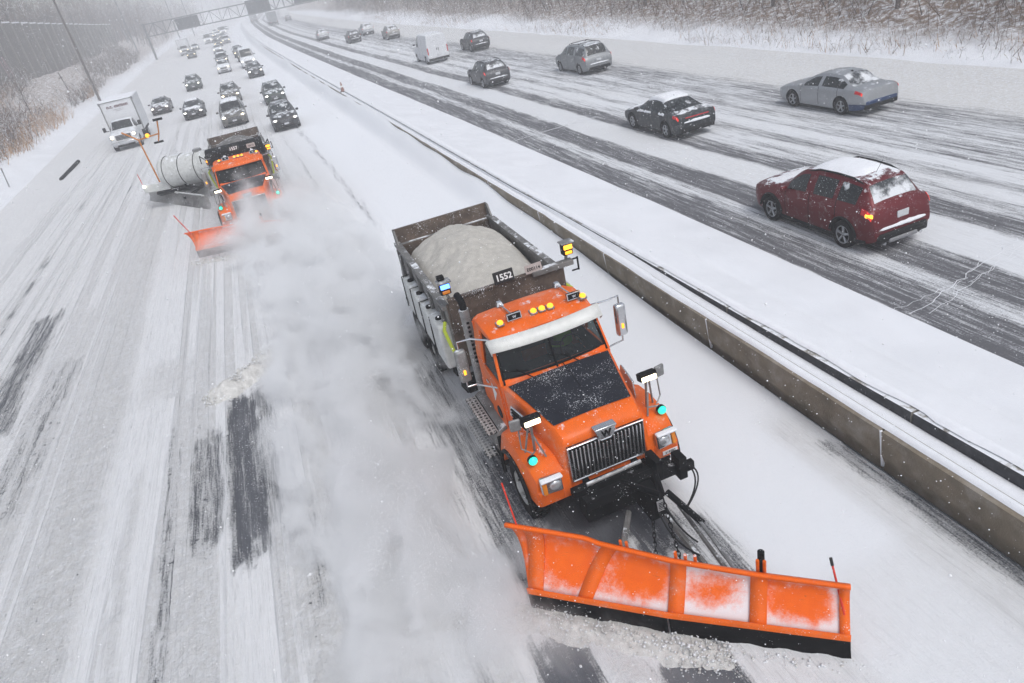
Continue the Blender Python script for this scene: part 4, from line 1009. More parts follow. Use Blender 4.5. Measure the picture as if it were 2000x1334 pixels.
    if first:
        w_ = link('lettering', text_mesh('219583', .062, M_frame, .002), pl); w_.location = (1.03, -.895, .86); w_.rotation_euler = (R(90), 0, 0)
    # cab shell as a frame round the glass
    cab = MB()
    def ring(yv, wb, zb, wt, zt): return [(-wb, yv, zb), (wb, yv, zb), (wt, yv, zt), (-wt, yv, zt)]
    # lower cab
    cab.hexa([(-.98, .82, .95), (.98, .82, .95), (.99, 2.12, .95), (-.99, 2.12, .95), (-1.0, .80, 1.48), (1.0, .80, 1.48), (1.01, 2.12, 1.48), (-1.01, 2.12, 1.48)])
    cab.hexa([(-.99, .80, 1.481), (.99, .80, 1.481), (.99, .87, 1.481), (-.99, .87, 1.481), (-1.0, .80, 1.95), (1.0, .80, 1.95), (1.0, .87, 1.95), (-1.0, .87, 1.95)])
    cab.box((0, 2.085, 1.74), (1.99, .07, .52)); cab.box((0, .835, 2.0), (1.92, .06, .1), rot=(-20, 0, 0))
    for sx in (1, -1): cab.box((sx * .985, 1.47, 1.72), (.035, 1.17, .475))
    # roof
    rr = []
    for (yv, wt, zt, th) in ((1.08, .90, 2.66, .05), (1.16, .92, 2.72, .1), (1.45, .94, 2.78, .16), (1.9, .94, 2.78, .16), (2.1, .92, 2.73, .12), (2.14, .88, 2.64, .04)):
        rr.append([(-wt, yv, zt - th), (-wt, yv, zt - .05), (-wt + .10, yv, zt), (-.4, yv, zt + .02), (0, yv, zt + .028), (.4, yv, zt + .02), (wt - .10, yv, zt), (wt, yv, zt - .05), (wt, yv, zt - th)])
    rb = loft(rr); cab.add(rb.v, rb.f)
    # back wall and pillars
    cab.box((0, 2.09, 2.3), (1.9, .07, .66))
    for sx in (1, -1):
        cab.tube([(sx * .97, .84, 1.95), (sx * .90, 1.15, 2.62)], .045, 6)
        cab.tube([(sx * .995, 1.68 + .02, 1.98), (sx * .93, 1.70, 2.62)], .04, 6)
        cab.hexa([(sx * 1.0, 1.70, 1.98), (sx * .96, 1.70, 1.98), (sx * .96, 2.12, 1.98), (sx * 1.0, 2.12, 1.98), (sx * .93, 1.72, 2.66), (sx * .89, 1.72, 2.66), (sx * .89, 2.12, 2.66), (sx * .93, 2.12, 2.66)])
    cabo = cab.build('cab', M_org, root, smooth='auto')
    cabo.modifiers.new('b', 'BEVEL').width = .01
    ws = MB().grid([[(L(-.93, .93, j / 8) * (1 if i == 0 else .94), L(.86, 1.12, i) - .07 * (1 - (2 * j / 8 - 1) ** 2), L(2.05, 2.60, i)) for j in range(9)] for i in (0, 1)]).build('windshield', M_wglass, root, smooth=True)
    MB().tube([(0, .74, 1.98), (0, 1.05, 2.6)], .018, 6).build('windshield_divider', M_frame, ws)
    MB().tube([(-.93, .85, 2.05), (-.5, .81, 2.045), (0, .79, 2.04), (.5, .81, 2.045), (.93, .85, 2.05)], .02, 6).build('windshield_seal', M_frame, ws)
    for sx in (1, -1): MB().tube([(sx * .94, .80, 1.98), (sx * .885, 1.10, 2.60)], .022, 6).build('windshield_seal', M_frame, ws)
    for k, xx in enumerate((-.45, .38)):
        MB().tube([(xx, .70, 2.0), (xx - .25, .80, 2.2)], .010, 6).build('wiper', M_frame, ws)
        MB().tube([(xx - .48, .84, 2.22), (xx - .05, .77, 2.12)], .008, 6).build('wiper', M_frame, ws)
    vr = [[(L(-.99, .99, j / 10), .95 - .10 * (1 - (2 * j / 10 - 1) ** 2) + .03 + .19 * (1 - i) , L(2.70, 2.53, 1 - i) + .0) for j in range(11)] for i in (1, 0)]
    vr = [[(x_, (1.10 if i == 0 else .93) - .10 * (1 - (x_ / .99) ** 2), 2.71 if i == 0 else 2.545) for x_ in np.linspace(-1.0, 1.0, 11)] for i in (0, 1)]
    vis = MB().grid(vr).build('sun_visor', M_white if first else M_org, root, smooth=True, solid=.012)
    for sx in (1, -1):
        MB().grid([[(sx * 1.0, 1.10, 2.71), (sx * 1.0, 1.22, 2.62)], [(sx * 1.0, .93, 2.545), (sx * .99, 1.0, 2.46)]]).build('visor_end', M_white if first else M_org, vis, solid=.012)
        dr = MB().hexa([(sx * .99, .92, 1.0), (sx * 1.015, .92, 1.0), (sx * 1.02, 1.64, 1.0), (sx * .99, 1.64, 1.0), (sx * .99, .92, 1.94), (sx * 1.022, .92, 1.94), (sx * 1.026, 1.64, 1.96), (sx * .99, 1.64, 1.96)]).build('door', M_org, root, bevel=.01)
        MB().box((sx * 1.04, 1.53, 1.72), (.03, .12, .035)).build('door_handle', M_chrome, dr, bevel=.005)
        if first:
            MB().prism([(1.12, 1.68), (1.35, 1.78), (1.33, 1.42)], 'x', sx * 1.026, sx * 1.032).build('door_sticker', M_letter, dr)
            MB().lathe((sx * 1.022, 1.2, 1.25), (sx, 0, 0), [(0, .12), (.012, .115)], 20).build('door_decal', M_hoodb, dr)
        MB().grid([[(sx * .985, .98, 1.98), (sx * .99, 1.66, 1.99)], [(sx * .93, 1.22, 2.58), (sx * .925, 1.66, 2.60)]]).build('side_window', M_wglass, root)
        # mirrors: left one stands further back
        mr = MB().box((sx * 1.42, 1.15 if sx > 0 else 1.45, 2.22), (.20, .13, .62)).build('wing_mirror', M_chrome if sx > 0 else M_steel, root, bevel=.05, seg=3); ym = 1.15 if sx > 0 else 1.45
        MB().tube([(sx * .93, 1.25, 2.63), (sx * 1.2, ym - .03, 2.68), (sx * 1.42, ym, 2.68), (sx * 1.42, ym, 2.5)], .017, 8).build('mirror_arm', M_chrome, mr, smooth='auto')
        MB().tube([(sx * 1.0, 1.0, 1.85), (sx * 1.25, ym, 1.78), (sx * 1.42, ym, 1.80), (sx * 1.42, ym, 1.95)], .017, 8).build('mirror_arm', M_chrome, mr, smooth='auto')
        MB().box((sx * 1.42, ym - .07, 2.12), (.045, .02, .09)).build('mirror_marker', M_mark, mr, bevel=.008)
        # steps and fuel tank
        MB().lathe((sx * .96, 1.0, .76), (0, 1, 0), [(0, .28), (.02, .31), (1.38, .31), (1.4, .28)], 20).build('fuel_tank', M_bodyg, root, smooth='auto')
        for (sxx, zz) in ((1.27, .98), (1.36, .52)):
            b = MB(); b.box((sx * sxx, 1.7, zz), (.20, 1.3, .035)); st = b.build('step', M_tread, root, bevel=.008)
        MB().hexa([(sx * 1.15, 1.05, .3), (sx * 1.2, 1.05, .3), (sx * 1.2, 2.35, .3), (sx * 1.15, 2.35, .3), (sx * 1.12, 1.05, 1.0), (sx * 1.17, 1.05, 1.0), (sx * 1.17, 2.35, 1.0), (sx * 1.12, 2.35, 1.0)]).build('step_bracket', M_frame, root)
    # roof lamps, horns
    for (xx, yv) in ((-.66, 1.32), (-.05, 1.34), (.10, 1.33), (.25, 1.32), (.84, 1.28)):
        m_ = MB().box((xx, yv + .03, 2.80), (.13, .17, .05)).build('marker_lamp_base', M_steel, cabo, bevel=.02); m2 = MB().sphere((xx, yv, 2.835), (.055, .06, .045), 12, 8).build('roof_marker_light', M_mark, root, smooth=True)
    for xx in (-.40, .70):
        h_ = MB().box((xx, 1.36, 2.86), (.25, .07, .115), rot=(-12, 0, 0)).build('air_horn', M_frame, root, bevel=.015)
        b = MB()
        for (dx, dz, sx_, sz_) in ((0, .055, .25, .014), (0, -.055, .25, .014), (-.12, 0, .014, .12), (.12, 0, .014, .12)): b.box((xx + dx, 1.335, 2.86 + dz), (sx_, .03, sz_), rot=(-12, 0, 0))
        b.build('horn_rim', M_chrome, h_); MB().tube([(xx, 1.40, 2.85), (xx - .03, 1.95, 2.84)], .014, 6).build('horn_tube', M_chrome, h_); MB().box((xx - .03, 2.0, 2.84), (.13, .13, .07), taper=(.6, .6)).build('horn_base', M_chrome, h_)
        w_ = link('lettering', text_mesh('W', .06, M_chrome, .002, .003), h_); w_.location = (xx, 1.318, 2.855); w_.rotation_euler = (R(78), 0, 0)
    # interior
    MB().box((0, 2.03, 2.2), (1.84, .03, .85)).build('cab_lining', M_int, root); MB().box((0, 1.62, 2.625), (1.78, .92, .02)).build('headliner', M_int, root); MB().box((0, 1.5, 1.5), (1.9, 1.1, .03)).build('cab_floor', M_int, root)
    for sx in (1, -1): MB().box((sx * .955, 1.5, 1.75), (.02, 1.1, .42)).build('door_card', M_int, root)
    b = MB(); b.box((0, 1.0, 1.86), (1.7, .3, .16)); b.build('dashboard', M_int, root, bevel=.04)
    for xx in (-.48, .48):
        s_ = MB().box((xx, 1.65, 1.62), (.5, .5, .16)).build('seat', M_int, root, bevel=.04); MB().box((xx, 1.92, 1.95), (.48, .14, .75), rot=(-6, 0, 0)).build('seat_back', M_int, s_, bevel=.05)
    b = MB(); b.tube([(.48 + .2 * math.cos(a), 1.22 + .09 * math.sin(a), 2.02 + .17 * math.sin(a)) for a in np.linspace(0, 2 * math.pi, 21)], .016, 6); b.tube([(.48, 1.22, 2.02), (.48, 1.05, 1.88)], .03, 6); b.build('steering_wheel', M_int, root, smooth='auto')
    # exhaust stack
    ex = MB().tube([(-.98, 2.42, 1.0), (-.98, 2.42, 2.75)], .09, 16).build('exhaust_stack', M_steel, root, smooth='auto'); MB().tube([(-.98, 2.42, 2.75), (-.98, 2.42, 2.86), (-.99, 2.50, 2.93), (-1.0, 2.62, 2.96)], .065, 12).build('exhaust_tip', M_frame, ex, smooth='auto')
    b = MB()
    for k in range(10): b.box((-.98, 2.325, 1.7 + .09 * k), (.05, .02, .04))
    b.build('heat_shield_slot', M_frame, ex)
    # dump body
    zt = 2.55; zf = 1.28; y0 = 3.02; y1 = 7.25; bw = 1.18
    bd = MB()
    for sx in (1, -1):
        bd.mat(0).hexa([(sx * (bw - .05), y0, zf), (sx * bw, y0, zf), (sx * bw, y1, zf), (sx * (bw - .05), y1, zf), (sx * (bw - .05), y0, zt), (sx * bw, y0, zt), (sx * bw, y1, zt), (sx * (bw - .05), y1, zt)])
        bd.mat(0).box((sx * (bw - .01), (y0 + y1) / 2, zt + .035), (.15, y1 - y0, .09)); bd.mat(0).box((sx * (bw - .01), (y0 + y1) / 2, zf + .02), (.14, y1 - y0, .10))
        for yy_ in np.linspace(y0 + .3, y1 - .2, 5): bd.mat(0).box((sx * (bw + .035), yy_, (zf + zt) / 2 + .02), (.07, .10, zt - zf - .1))
    bd.mat(1).box((0, (y0 + y1) / 2, zf), (2 * bw - .12, y1 - y0, .08)); bd.box((0, y1 - .03, (zf + zt) / 2), (2 * bw - .1, .07, zt - zf)); bd.box((0, y0 + .0, (zf + zt) / 2 + .05), (2 * bw - .04, .07, zt - zf + .1))
    body = bd.build('dump_body', [M_bodyg, M_rust], root, bevel=.01, seg=1)
    MB().box((0, 5.1, 2.0), (2 * bw - .125, 4.1, 1.06)).build('liner', M_rust, body) if False else None
    tg = MB().hexa([(-1.16, y1 + .02, 2.50), (1.16, y1 + .02, 2.50), (1.16, y1 + .08, 2.50), (-1.16, y1 + .08, 2.50), (-1.18, y1 + .10, 2.90), (1.18, y1 + .10, 2.90), (1.18, y1 + .16, 2.90), (-1.18, y1 + .16, 2.90)]).build('tailgate', M_rust, root, bevel=.01)
    for sx in (1, -1): MB().hexa([(sx * 1.15, y1 - .25, 2.6), (sx * 1.19, y1 - .25, 2.6), (sx * 1.19, y1 + .12, 2.6), (sx * 1.15, y1 + .12, 2.6), (sx * 1.15, y1 - .02, 2.9), (sx * 1.19, y1 - .02, 2.9), (sx * 1.19, y1 + .16, 2.9), (sx * 1.15, y1 + .16, 2.9)]).build('tailgate_ear', M_bodyg, tg)
    MB().box((0, y1 + .01, 2.53), (2.3, .12, .07)).build('tailgate_rail', M_steel, tg, bevel=.01)
    # headboard with signs
    hb_ = MB().box((0.05, 2.96, 2.42), (2.34, .05, .66)).build('headboard', M_rust, root, bevel=.01)
    MB().box((0.05, 2.95, 2.765), (2.36, .10, .04)).build('headboard_rail', M_rust, hb_, bevel=.008)
    MB().box((.98, 2.93, 2.75), (.85, .16, .10)).build('tarp_bar', M_bodyg, hb_, bevel=.01)
    for yy_, zz in ((2.93, 2.78), (2.93, 2.55)): MB().tube([(1.38, yy_, zz), (1.52, yy_, zz)], .016, 6).build('tarp_handle', M_frame, hb_)
    MB().tube([(1.52, 2.93, 2.80), (1.52, 2.93, 2.53)], .018, 6).build('tarp_handle', M_frame, hb_)
    sg = MB().box((0.0, 2.90, 2.90), (.40, .03, .23), rot=(-14, 0, 0)).build('number_sign', M_sign, root, bevel=.012)
    w_ = link('lettering', text_mesh(number, .165, M_letter, .003, .004), sg); w_.location = (0.0, 2.879, 2.895); w_.rotation_euler = (R(76), 0, 0)
    lp = MB().box((.60, 2.90, 2.87), (.34, .015, .17), rot=(-14, 0, 0)).build('license_plate', pmat('worn_plate', (.42, .36, .34), .6, speck=.2, dirt=.4), root, bevel=.006)
    w_ = link('lettering', text_mesh(plate, .09, M_frame, .002, .001), lp); w_.location = (.60, 2.886, 2.865); w_.rotation_euler = (R(76), 0, 0)
    # beacons
    for k, (xx, m1_, m2_) in enumerate(((-1.12, M_blue if first else M_mark, M_ambl), (1.34, M_amber, M_mark))):
        bc = MB().box((xx, 2.96, 3.02), (.20, .16, .23)).build('beacon', M_frame, root, bevel=.015)
        MB().box((xx, 2.87, 3.07), (.17, .03, .085)).build('beacon_lens', m1_, bc, bevel=.01); MB().box((xx, 2.87, 2.96), (.14, .03, .06)).build('beacon_lens', m2_, bc, bevel=.01)
        MB().box((xx, 2.94, 3.155), (.26, .22, .02)).build('beacon_roof', M_steel, bc); MB().tube([(xx, 3.0, 2.92), (xx + (.08 if k == 0 else -.05), 3.0, 2.7)], .03, 6).build('beacon_post', M_steel, bc)
        if k == 0: MB().box((xx - .03, 2.98, 3.22), (.13, .12, .08)).build('camera', M_frame, bc, bevel=.01)
    # brine tanks and hydraulic clutter along the sides
    for sx in (1, -1):
        for k in range(4):
            ya = 3.15 + k * .82; t_ = MB().box((sx * 1.27, ya + .37, 1.72), (.26, .76, .78 if k else .95)).build('saddle_tank', M_tank, root, bevel=.06, seg=3)
            MB().lathe((sx * 1.27, ya + .37, 2.10 if k else 2.18), (0, 0, 1), [(0, .075), (.05, .07)], 12).build('tank_cap', M_frame, t_)
            MB().tube([(sx * 1.13, ya + .70, 2.14), (sx * 1.40, ya + .70, 2.14), (sx * 1.42, ya + .70, 1.4)], .014, 5).build('tank_strap', M_frame, t_)
        MB().tube([(sx * 1.24, 3.15, 2.25), (sx * 1.32, 2.95, 2.2), (sx * 1.28, 2.88, 1.9), (sx * 1.2, 2.86, 1.5)], .035, 8).build('yellow_hose', M_yel, root, smooth='auto')
        for (yy_, zz, d_) in ((2.8, 1.0, .24), (3.1, .85, .3), (3.7, .9, .22), (4.4, .95, .26)): MB().box((sx * 1.05, yy_, zz), (.3, d_, .26), rot=(7, 5, 9)).build('valve_box', M_frame, root, bevel=.02)
        MB().box((sx * 1.0, 6.15, 1.14), (.62, 2.5, .03)).build('mudguard', M_frame, root)
        MB().tube([(sx * 1.25, 6.7, 2.5), (sx * 1.30, 6.9, 1.6)], .03, 8).build('tailgate_cylinder', M_steel, root)
    return root, bd

def salt(root_xy, rz, label, empty_=False):
    nx, ny = 52, 90; V = []; y0, y1, bw = 3.06, 7.18, 1.125
    for j in range(ny):
        for i in range(nx):
            u = i / (nx - 1) * 2 - 1; v = j / (ny - 1); x = u * bw; y = y0 + (y1 - y0) * v
            r_ = math.sqrt((u / 1.02) ** 2 + ((v - .66) / .62) ** 2); z = 2.24 + .62 * max(0, 1 - (r_ / 1.15) ** 1.7) + .13 * (fbm(x * 2.2, y * 1.8, 5) - .3) + .03 * vnoise(x * 9, y * 9, 2) + .02 * vnoise(x * 17, y * 17, 4)
            z -= .35 * max(0, (abs(u) - .8) / .2) ** 2 * .3 + .42 * sstep(.86, 1, v)
            V.append((x, y, float(z)))
    F = [(j * nx + i, j * nx + i + 1, (j + 1) * nx + i + 1, (j + 1) * nx + i) for j in range(ny - 1) for i in range(nx - 1)]
    # skirt down to the floor so that it is a solid load
    per = [i for i in range(nx)] + [(j * nx + nx - 1) for j in range(1, ny)] + [(ny - 1) * nx + i for i in range(nx - 2, -1, -1)] + [j * nx for j in range(ny - 2, 0, -1)]
    n0 = len(V); V += [(V[k][0], V[k][1], 1.33) for k in per]; m_ = len(per)
    F += [(per[k], n0 + k, n0 + (k + 1) % m_, per[(k + 1) % m_]) for k in range(m_)]
    o = link('salt_load', np_mesh('salt_load', V, F, M_salt, True)); o.location = (root_xy[0], root_xy[1], 0); o.rotation_euler = (0, 0, rz); tag(o, label, 'salt'); return o

T1 = (3.25, 8.75); RZ1 = 0.0
tr1, _ = plow_truck('snowplow_truck', 'big orange snowplough truck with white sun visor nearest the camera, number 1552', '1552', 'E00114', T1[0], T1[1], RZ1, True)
salt(T1, RZ1, 'heap of pale road salt filling the dump bed of truck 1552')
bl, BP = blade(tr1, [(-1.91, -1.85), (-.46, -3.14), (1.22, -4.47)], [1.26, 1.06, .98, .92, .90], [.50, .38, .33, .30, .28], .475)
# hitch, lift arm, push frame, chains and hoses
b = MB(); b.box((.22, -1.18, .80), (1.7, .16, .18)); b.box((-.28, -1.0, .92), (.9, .14, .12)); b.box((.98, -1.22, .84), (.14, .24, .40)); b.box((.62, -1.1, .92), (.12, .34, .34)); b.box((1.12, -1.2, .74), (.22, .1, .16))
b.hexa([(.20, -1.66, .42), (.50, -1.66, .42), (.50, -1.2, .42), (.20, -1.2, .42), (.26, -1.66, .78), (.44, -1.66, .78), (.44, -1.2, .86), (.26, -1.2, .86)])
hf = b.build('plow_hitch', M_frame, tr1, bevel=.012)
MB().box((0, -1.0, .62), (1.2, .3, .5)).build('radiator_guard', M_frame, tr1, bevel=.02)
MB().tube([(-.50, -1.06, 1.03), (.42, -1.06, 1.06)], .032, 12).build('lift_cylinder', M_steel, hf, smooth='auto')
MB().tube([(.05, -1.1, .85), (.34, -1.75, .95)], .05, 8).build('lift_arm', M_frame, hf); MB().tube([(.6, -1.1, .85), (.36, -1.75, .95)], .05, 8).build('lift_arm', M_frame, hf)
MB().box((.36, -1.70, .70), (.13, .012, .17), rot=(-10, 0, 0)).build('data_plate', pmat('data_plate', (.35, .35, .36), .5, speck=.6), hf)
w_ = MB()
for k in range(5): w_.box((.36, -1.715, .64 + .03 * k), (.10, .006, .009), rot=(-10, 0, 0))
w_.build('plate_rows', M_frame, hf)
b = MB(); b.tube([(.0, -1.3, .42), (-.75, -2.35, .40)], .05, 6); b.tube([(.45, -1.3, .42), (.38, -3.25, .40)], .05, 6); b.tube([(-.95, -2.3, .38), (.75, -3.6, .38)], .07, 8); b.tube([(.7, -1.6, .45), (.55, -3.3, .42)], .035, 6)
pf = b.build('push_frame', M_bodyg, tr1, smooth='auto')
MB().tube([(.55, -1.55, .75), (.72, -2.2, .58)], .05, 10).build('reversing_cylinder', M_frame, pf, smooth='auto'); MB().tube([(.70, -2.15, .6), (.62, -3.2, .50)], .028, 8).build('piston_rod', M_steel, pf, smooth='auto')
def chain(p0, p1, sag, n):
    b = MB(); p0 = Vector(p0); p1 = Vector(p1)
    for k in range(n):
        t = (k + .5) / n; c = p0.lerp(p1, t) - Vector((0, 0, sag * 4 * t * (1 - t))); c2 = p0.lerp(p1, t + .01) - Vector((0, 0, sag * 4 * (t + .01) * (1 - t - .01))); d = (c2 - c).normalized()
        u = d.cross(Vector((.3, 1, .2))).normalized(); v = d.cross(u); s_ = u if k % 2 else v; l_ = (p1 - p0).length / n * .75
        b.tube([c + d * l_ * math.cos(a) + s_ * .024 * math.sin(a) for a in np.linspace(0, 2 * math.pi, 9)], .0075, 5, cap=False)
    return b
chain((.36, -1.78, .90), (.06, -2.75, .45), .05, 16).build('lift_chain', M_frame, hf, smooth='auto')
chain((.20, -1.7, .60), (-.25, -2.55, .42), .06, 14).build('lift_chain', M_frame, hf, smooth='auto')
for k, (a, c, d) in enumerate((((1.1, -1.25, .82), (1.32, -1.5, .75), (.75, -1.75, .5)), ((1.12, -1.25, .78), (1.25, -1.45, .6), (.7, -1.75, .45)), ((.5, -1.3, .8), (.35, -1.9, .5), (.5, -2.4, .5)), ((.4, -1.4, .75), (.15, -2.0, .4), (.4, -2.6, .48)))):
    a, c, d = Vector(a), Vector(c), Vector(d); b = MB(); b.tube([(a * (1 - t) ** 2 + c * 2 * t * (1 - t) + d * t * t) for t in np.linspace(0, 1, 12)], .014, 6); b.build('hydraulic_hose', M_hose, hf, smooth='auto')
q0 = BP(.03, 1.0); rd = MB().tube([q0, (q0[0] - .02, q0[1] + .22, q0[2] + .62)], .013, 6).build('marker_rod', M_red_, bl)
q0 = BP(.985, .35, .05); rd = MB().tube([q0, (q0[0] + .10, q0[1] + .35, q0[2] + .52)], .014, 6).build('marker_rod', M_red_, bl); MB().tube([(q0[0] + .09, q0[1] + .32, q0[2] + .48), (q0[0] + .105, q0[1] + .37, q0[2] + .56)], .02, 6).build('rod_tip', M_hose, bl)
# driver
def driver(loc, label):
    root = empty('person', loc); root.rotation_euler = (0, 0, 0)
    J = {'pelvis': (0, .02, 0, .15), 'waist': (0, .03, .18, .14), 'chest': (0, .02, .38, .165), 'neck': (0, 0, .55, .06), 'skull': (0, -.02, .66, .09), 'top': (0, -.01, .76, .075),
         'shL': (-.19, .02, .47, .075), 'elL': (-.25, -.15, .26, .05), 'haL': (-.15, -.38, .33, .038), 'shR': (.19, .02, .47, .075), 'elR': (.25, -.15, .26, .05), 'haR': (.15, -.38, .33, .038),
         'hiL': (-.10, -.05, -.02, .11), 'knL': (-.14, -.45, .02, .08), 'anL': (-.14, -.55, -.35, .055), 'toL': (-.14, -.70, -.40, .045), 'hiR': (.10, -.05, -.02, .11), 'knR': (.14, -.45, .02, .08), 'anR': (.14, -.55, -.35, .055), 'toR': (.14, -.70, -.40, .045)}
    E_ = [('pelvis', 'waist'), ('waist', 'chest'), ('chest', 'neck'), ('neck', 'skull'), ('skull', 'top'), ('chest', 'shL'), ('shL', 'elL'), ('elL', 'haL'), ('chest', 'shR'), ('shR', 'elR'), ('elR', 'haR'), ('pelvis', 'hiL'), ('hiL', 'knL'), ('knL', 'anL'), ('anL', 'toL'), ('pelvis', 'hiR'), ('hiR', 'knR'), ('knR', 'anR'), ('anR', 'toR')]
    k = list(J); me = bpy.data.meshes.new('body'); me.from_pydata([J[a][:3] for a in k], [(k.index(a), k.index(b_)) for a, b_ in E_], []); me.materials.append(M_cloth)
    o = link('body', me, root); o.modifiers.new('skin', 'SKIN'); o.modifiers.new('sub', 'SUBSURF').render_levels = 1
    bm = bmesh.new(); bm.from_mesh(me); ly = bm.verts.layers.skin.verify()
    for v, a in zip(bm.verts, k): v[ly].radius = (J[a][3],) * 2; v[ly].use_root = (a == 'pelvis')
    bm.to_mesh(me); bm.free()
    MB().sphere((0, -.025, .68), (.085, .10, .125), 16, 12).build('head', M_skin, root, smooth=True); MB().sphere((0, .0, .75), (.098, .115, .085), 16, 10).build('knit_cap', M_cloth, root, smooth=True)
    b = MB(); b.sphere((0, -.125, .67), (.016, .02, .022), 8, 6); b.build('nose', M_skin, root, smooth=True)
    b = loft([[(.21 * math.cos(a), .02 + .15 * math.sin(a), .10) for a in np.linspace(0, 2 * math.pi, 17)[:-1]], [(.225 * math.cos(a), .02 + .165 * math.sin(a), .33) for a in np.linspace(0, 2 * math.pi, 17)[:-1]], [(.20 * math.cos(a), .02 + .13 * math.sin(a), .50) for a in np.linspace(0, 2 * math.pi, 17)[:-1]], [(.09 * math.cos(a), .01 + .09 * math.sin(a), .545) for a in np.linspace(0, 2 * math.pi, 17)[:-1]]]); b.build('safety_vest', M_vest, root, smooth='auto')
    for sx in (1, -1):
        b = MB()
        for f in range(4): b.tube([(sx * (.13 + .016 * f), -.38, .335), (sx * (.125 + .016 * f), -.43, .345), (sx * (.125 + .016 * f), -.435, .315)], .009, 6, .007)
        b.tube([(sx * .14, -.37, .34), (sx * .11, -.40, .35)], .010, 6, .008); b.sphere((sx * .155, -.38, .33), (.035, .035, .018), 10, 6); b.build('hand', M_skin, root, smooth='auto')
    tag(root, label, 'person'); return root
driver((T1[0] + .48, T1[1] + 1.70, 1.74), 'driver in a yellow green safety vest behind the wheel of truck 1552')

T2 = (-1.3, 29.8)
tr2, _ = plow_truck('snowplow_truck', 'orange snowplough truck 1557 half hidden in blowing snow, towing a tank trailer', '1557', 'E00 72', T2[0], T2[1], 0.0, False)
blade(tr2, [(-2.45, -1.35), (-.85, -1.75), (.75, -2.75)], [.98, .95, .92, .9, .88], [.34, .32, .3, .3, .28], .5)
MB().tube([(-2.4, -1.2, .95), (-2.75, -1.0, 1.75)], .018, 6).build('marker_rod', M_red_, tr2)
b = MB(); b.box((-.2, -1.1, .7), (1.6, .3, .3)); b.tube([(-.4, -1.1, .45), (-.85, -1.6, .4)], .06, 6); b.tube([(.3, -1.1, .45), (.1, -2.0, .4)], .06, 6); b.build('plow_hitch', M_frame, tr2)
b = MB(); b.prism([(2.2, 2.56), (2.25, 3.0), (2.7, 3.12), (3.25, 3.08), (3.3, 2.6)], 'x', -1.16, 1.18); b.build('tarp_roller_housing', M_frame, tr2, bevel=.03)
for sx in (1, -1): MB().tube([(sx * 1.2, 2.8, 2.7), (sx * 1.42, 2.8, 2.95), (sx * 1.42, 2.5, 2.7)], .025, 6).build('tarp_arm', M_frame, tr2)
for o in children(tr2):
    if o.name.startswith('number_sign'): o.location = (0, -.80, .14)
    if o.name.startswith('license_plate'): o.location = (0.1, -.80, .12)
    if o.name.startswith(('beacon',)): o.location = (0, -.62, -.3)
salt(T2, 0, 'dark grey snow dusted load in the bed of truck 1557').data.materials[0] = M_bodyg
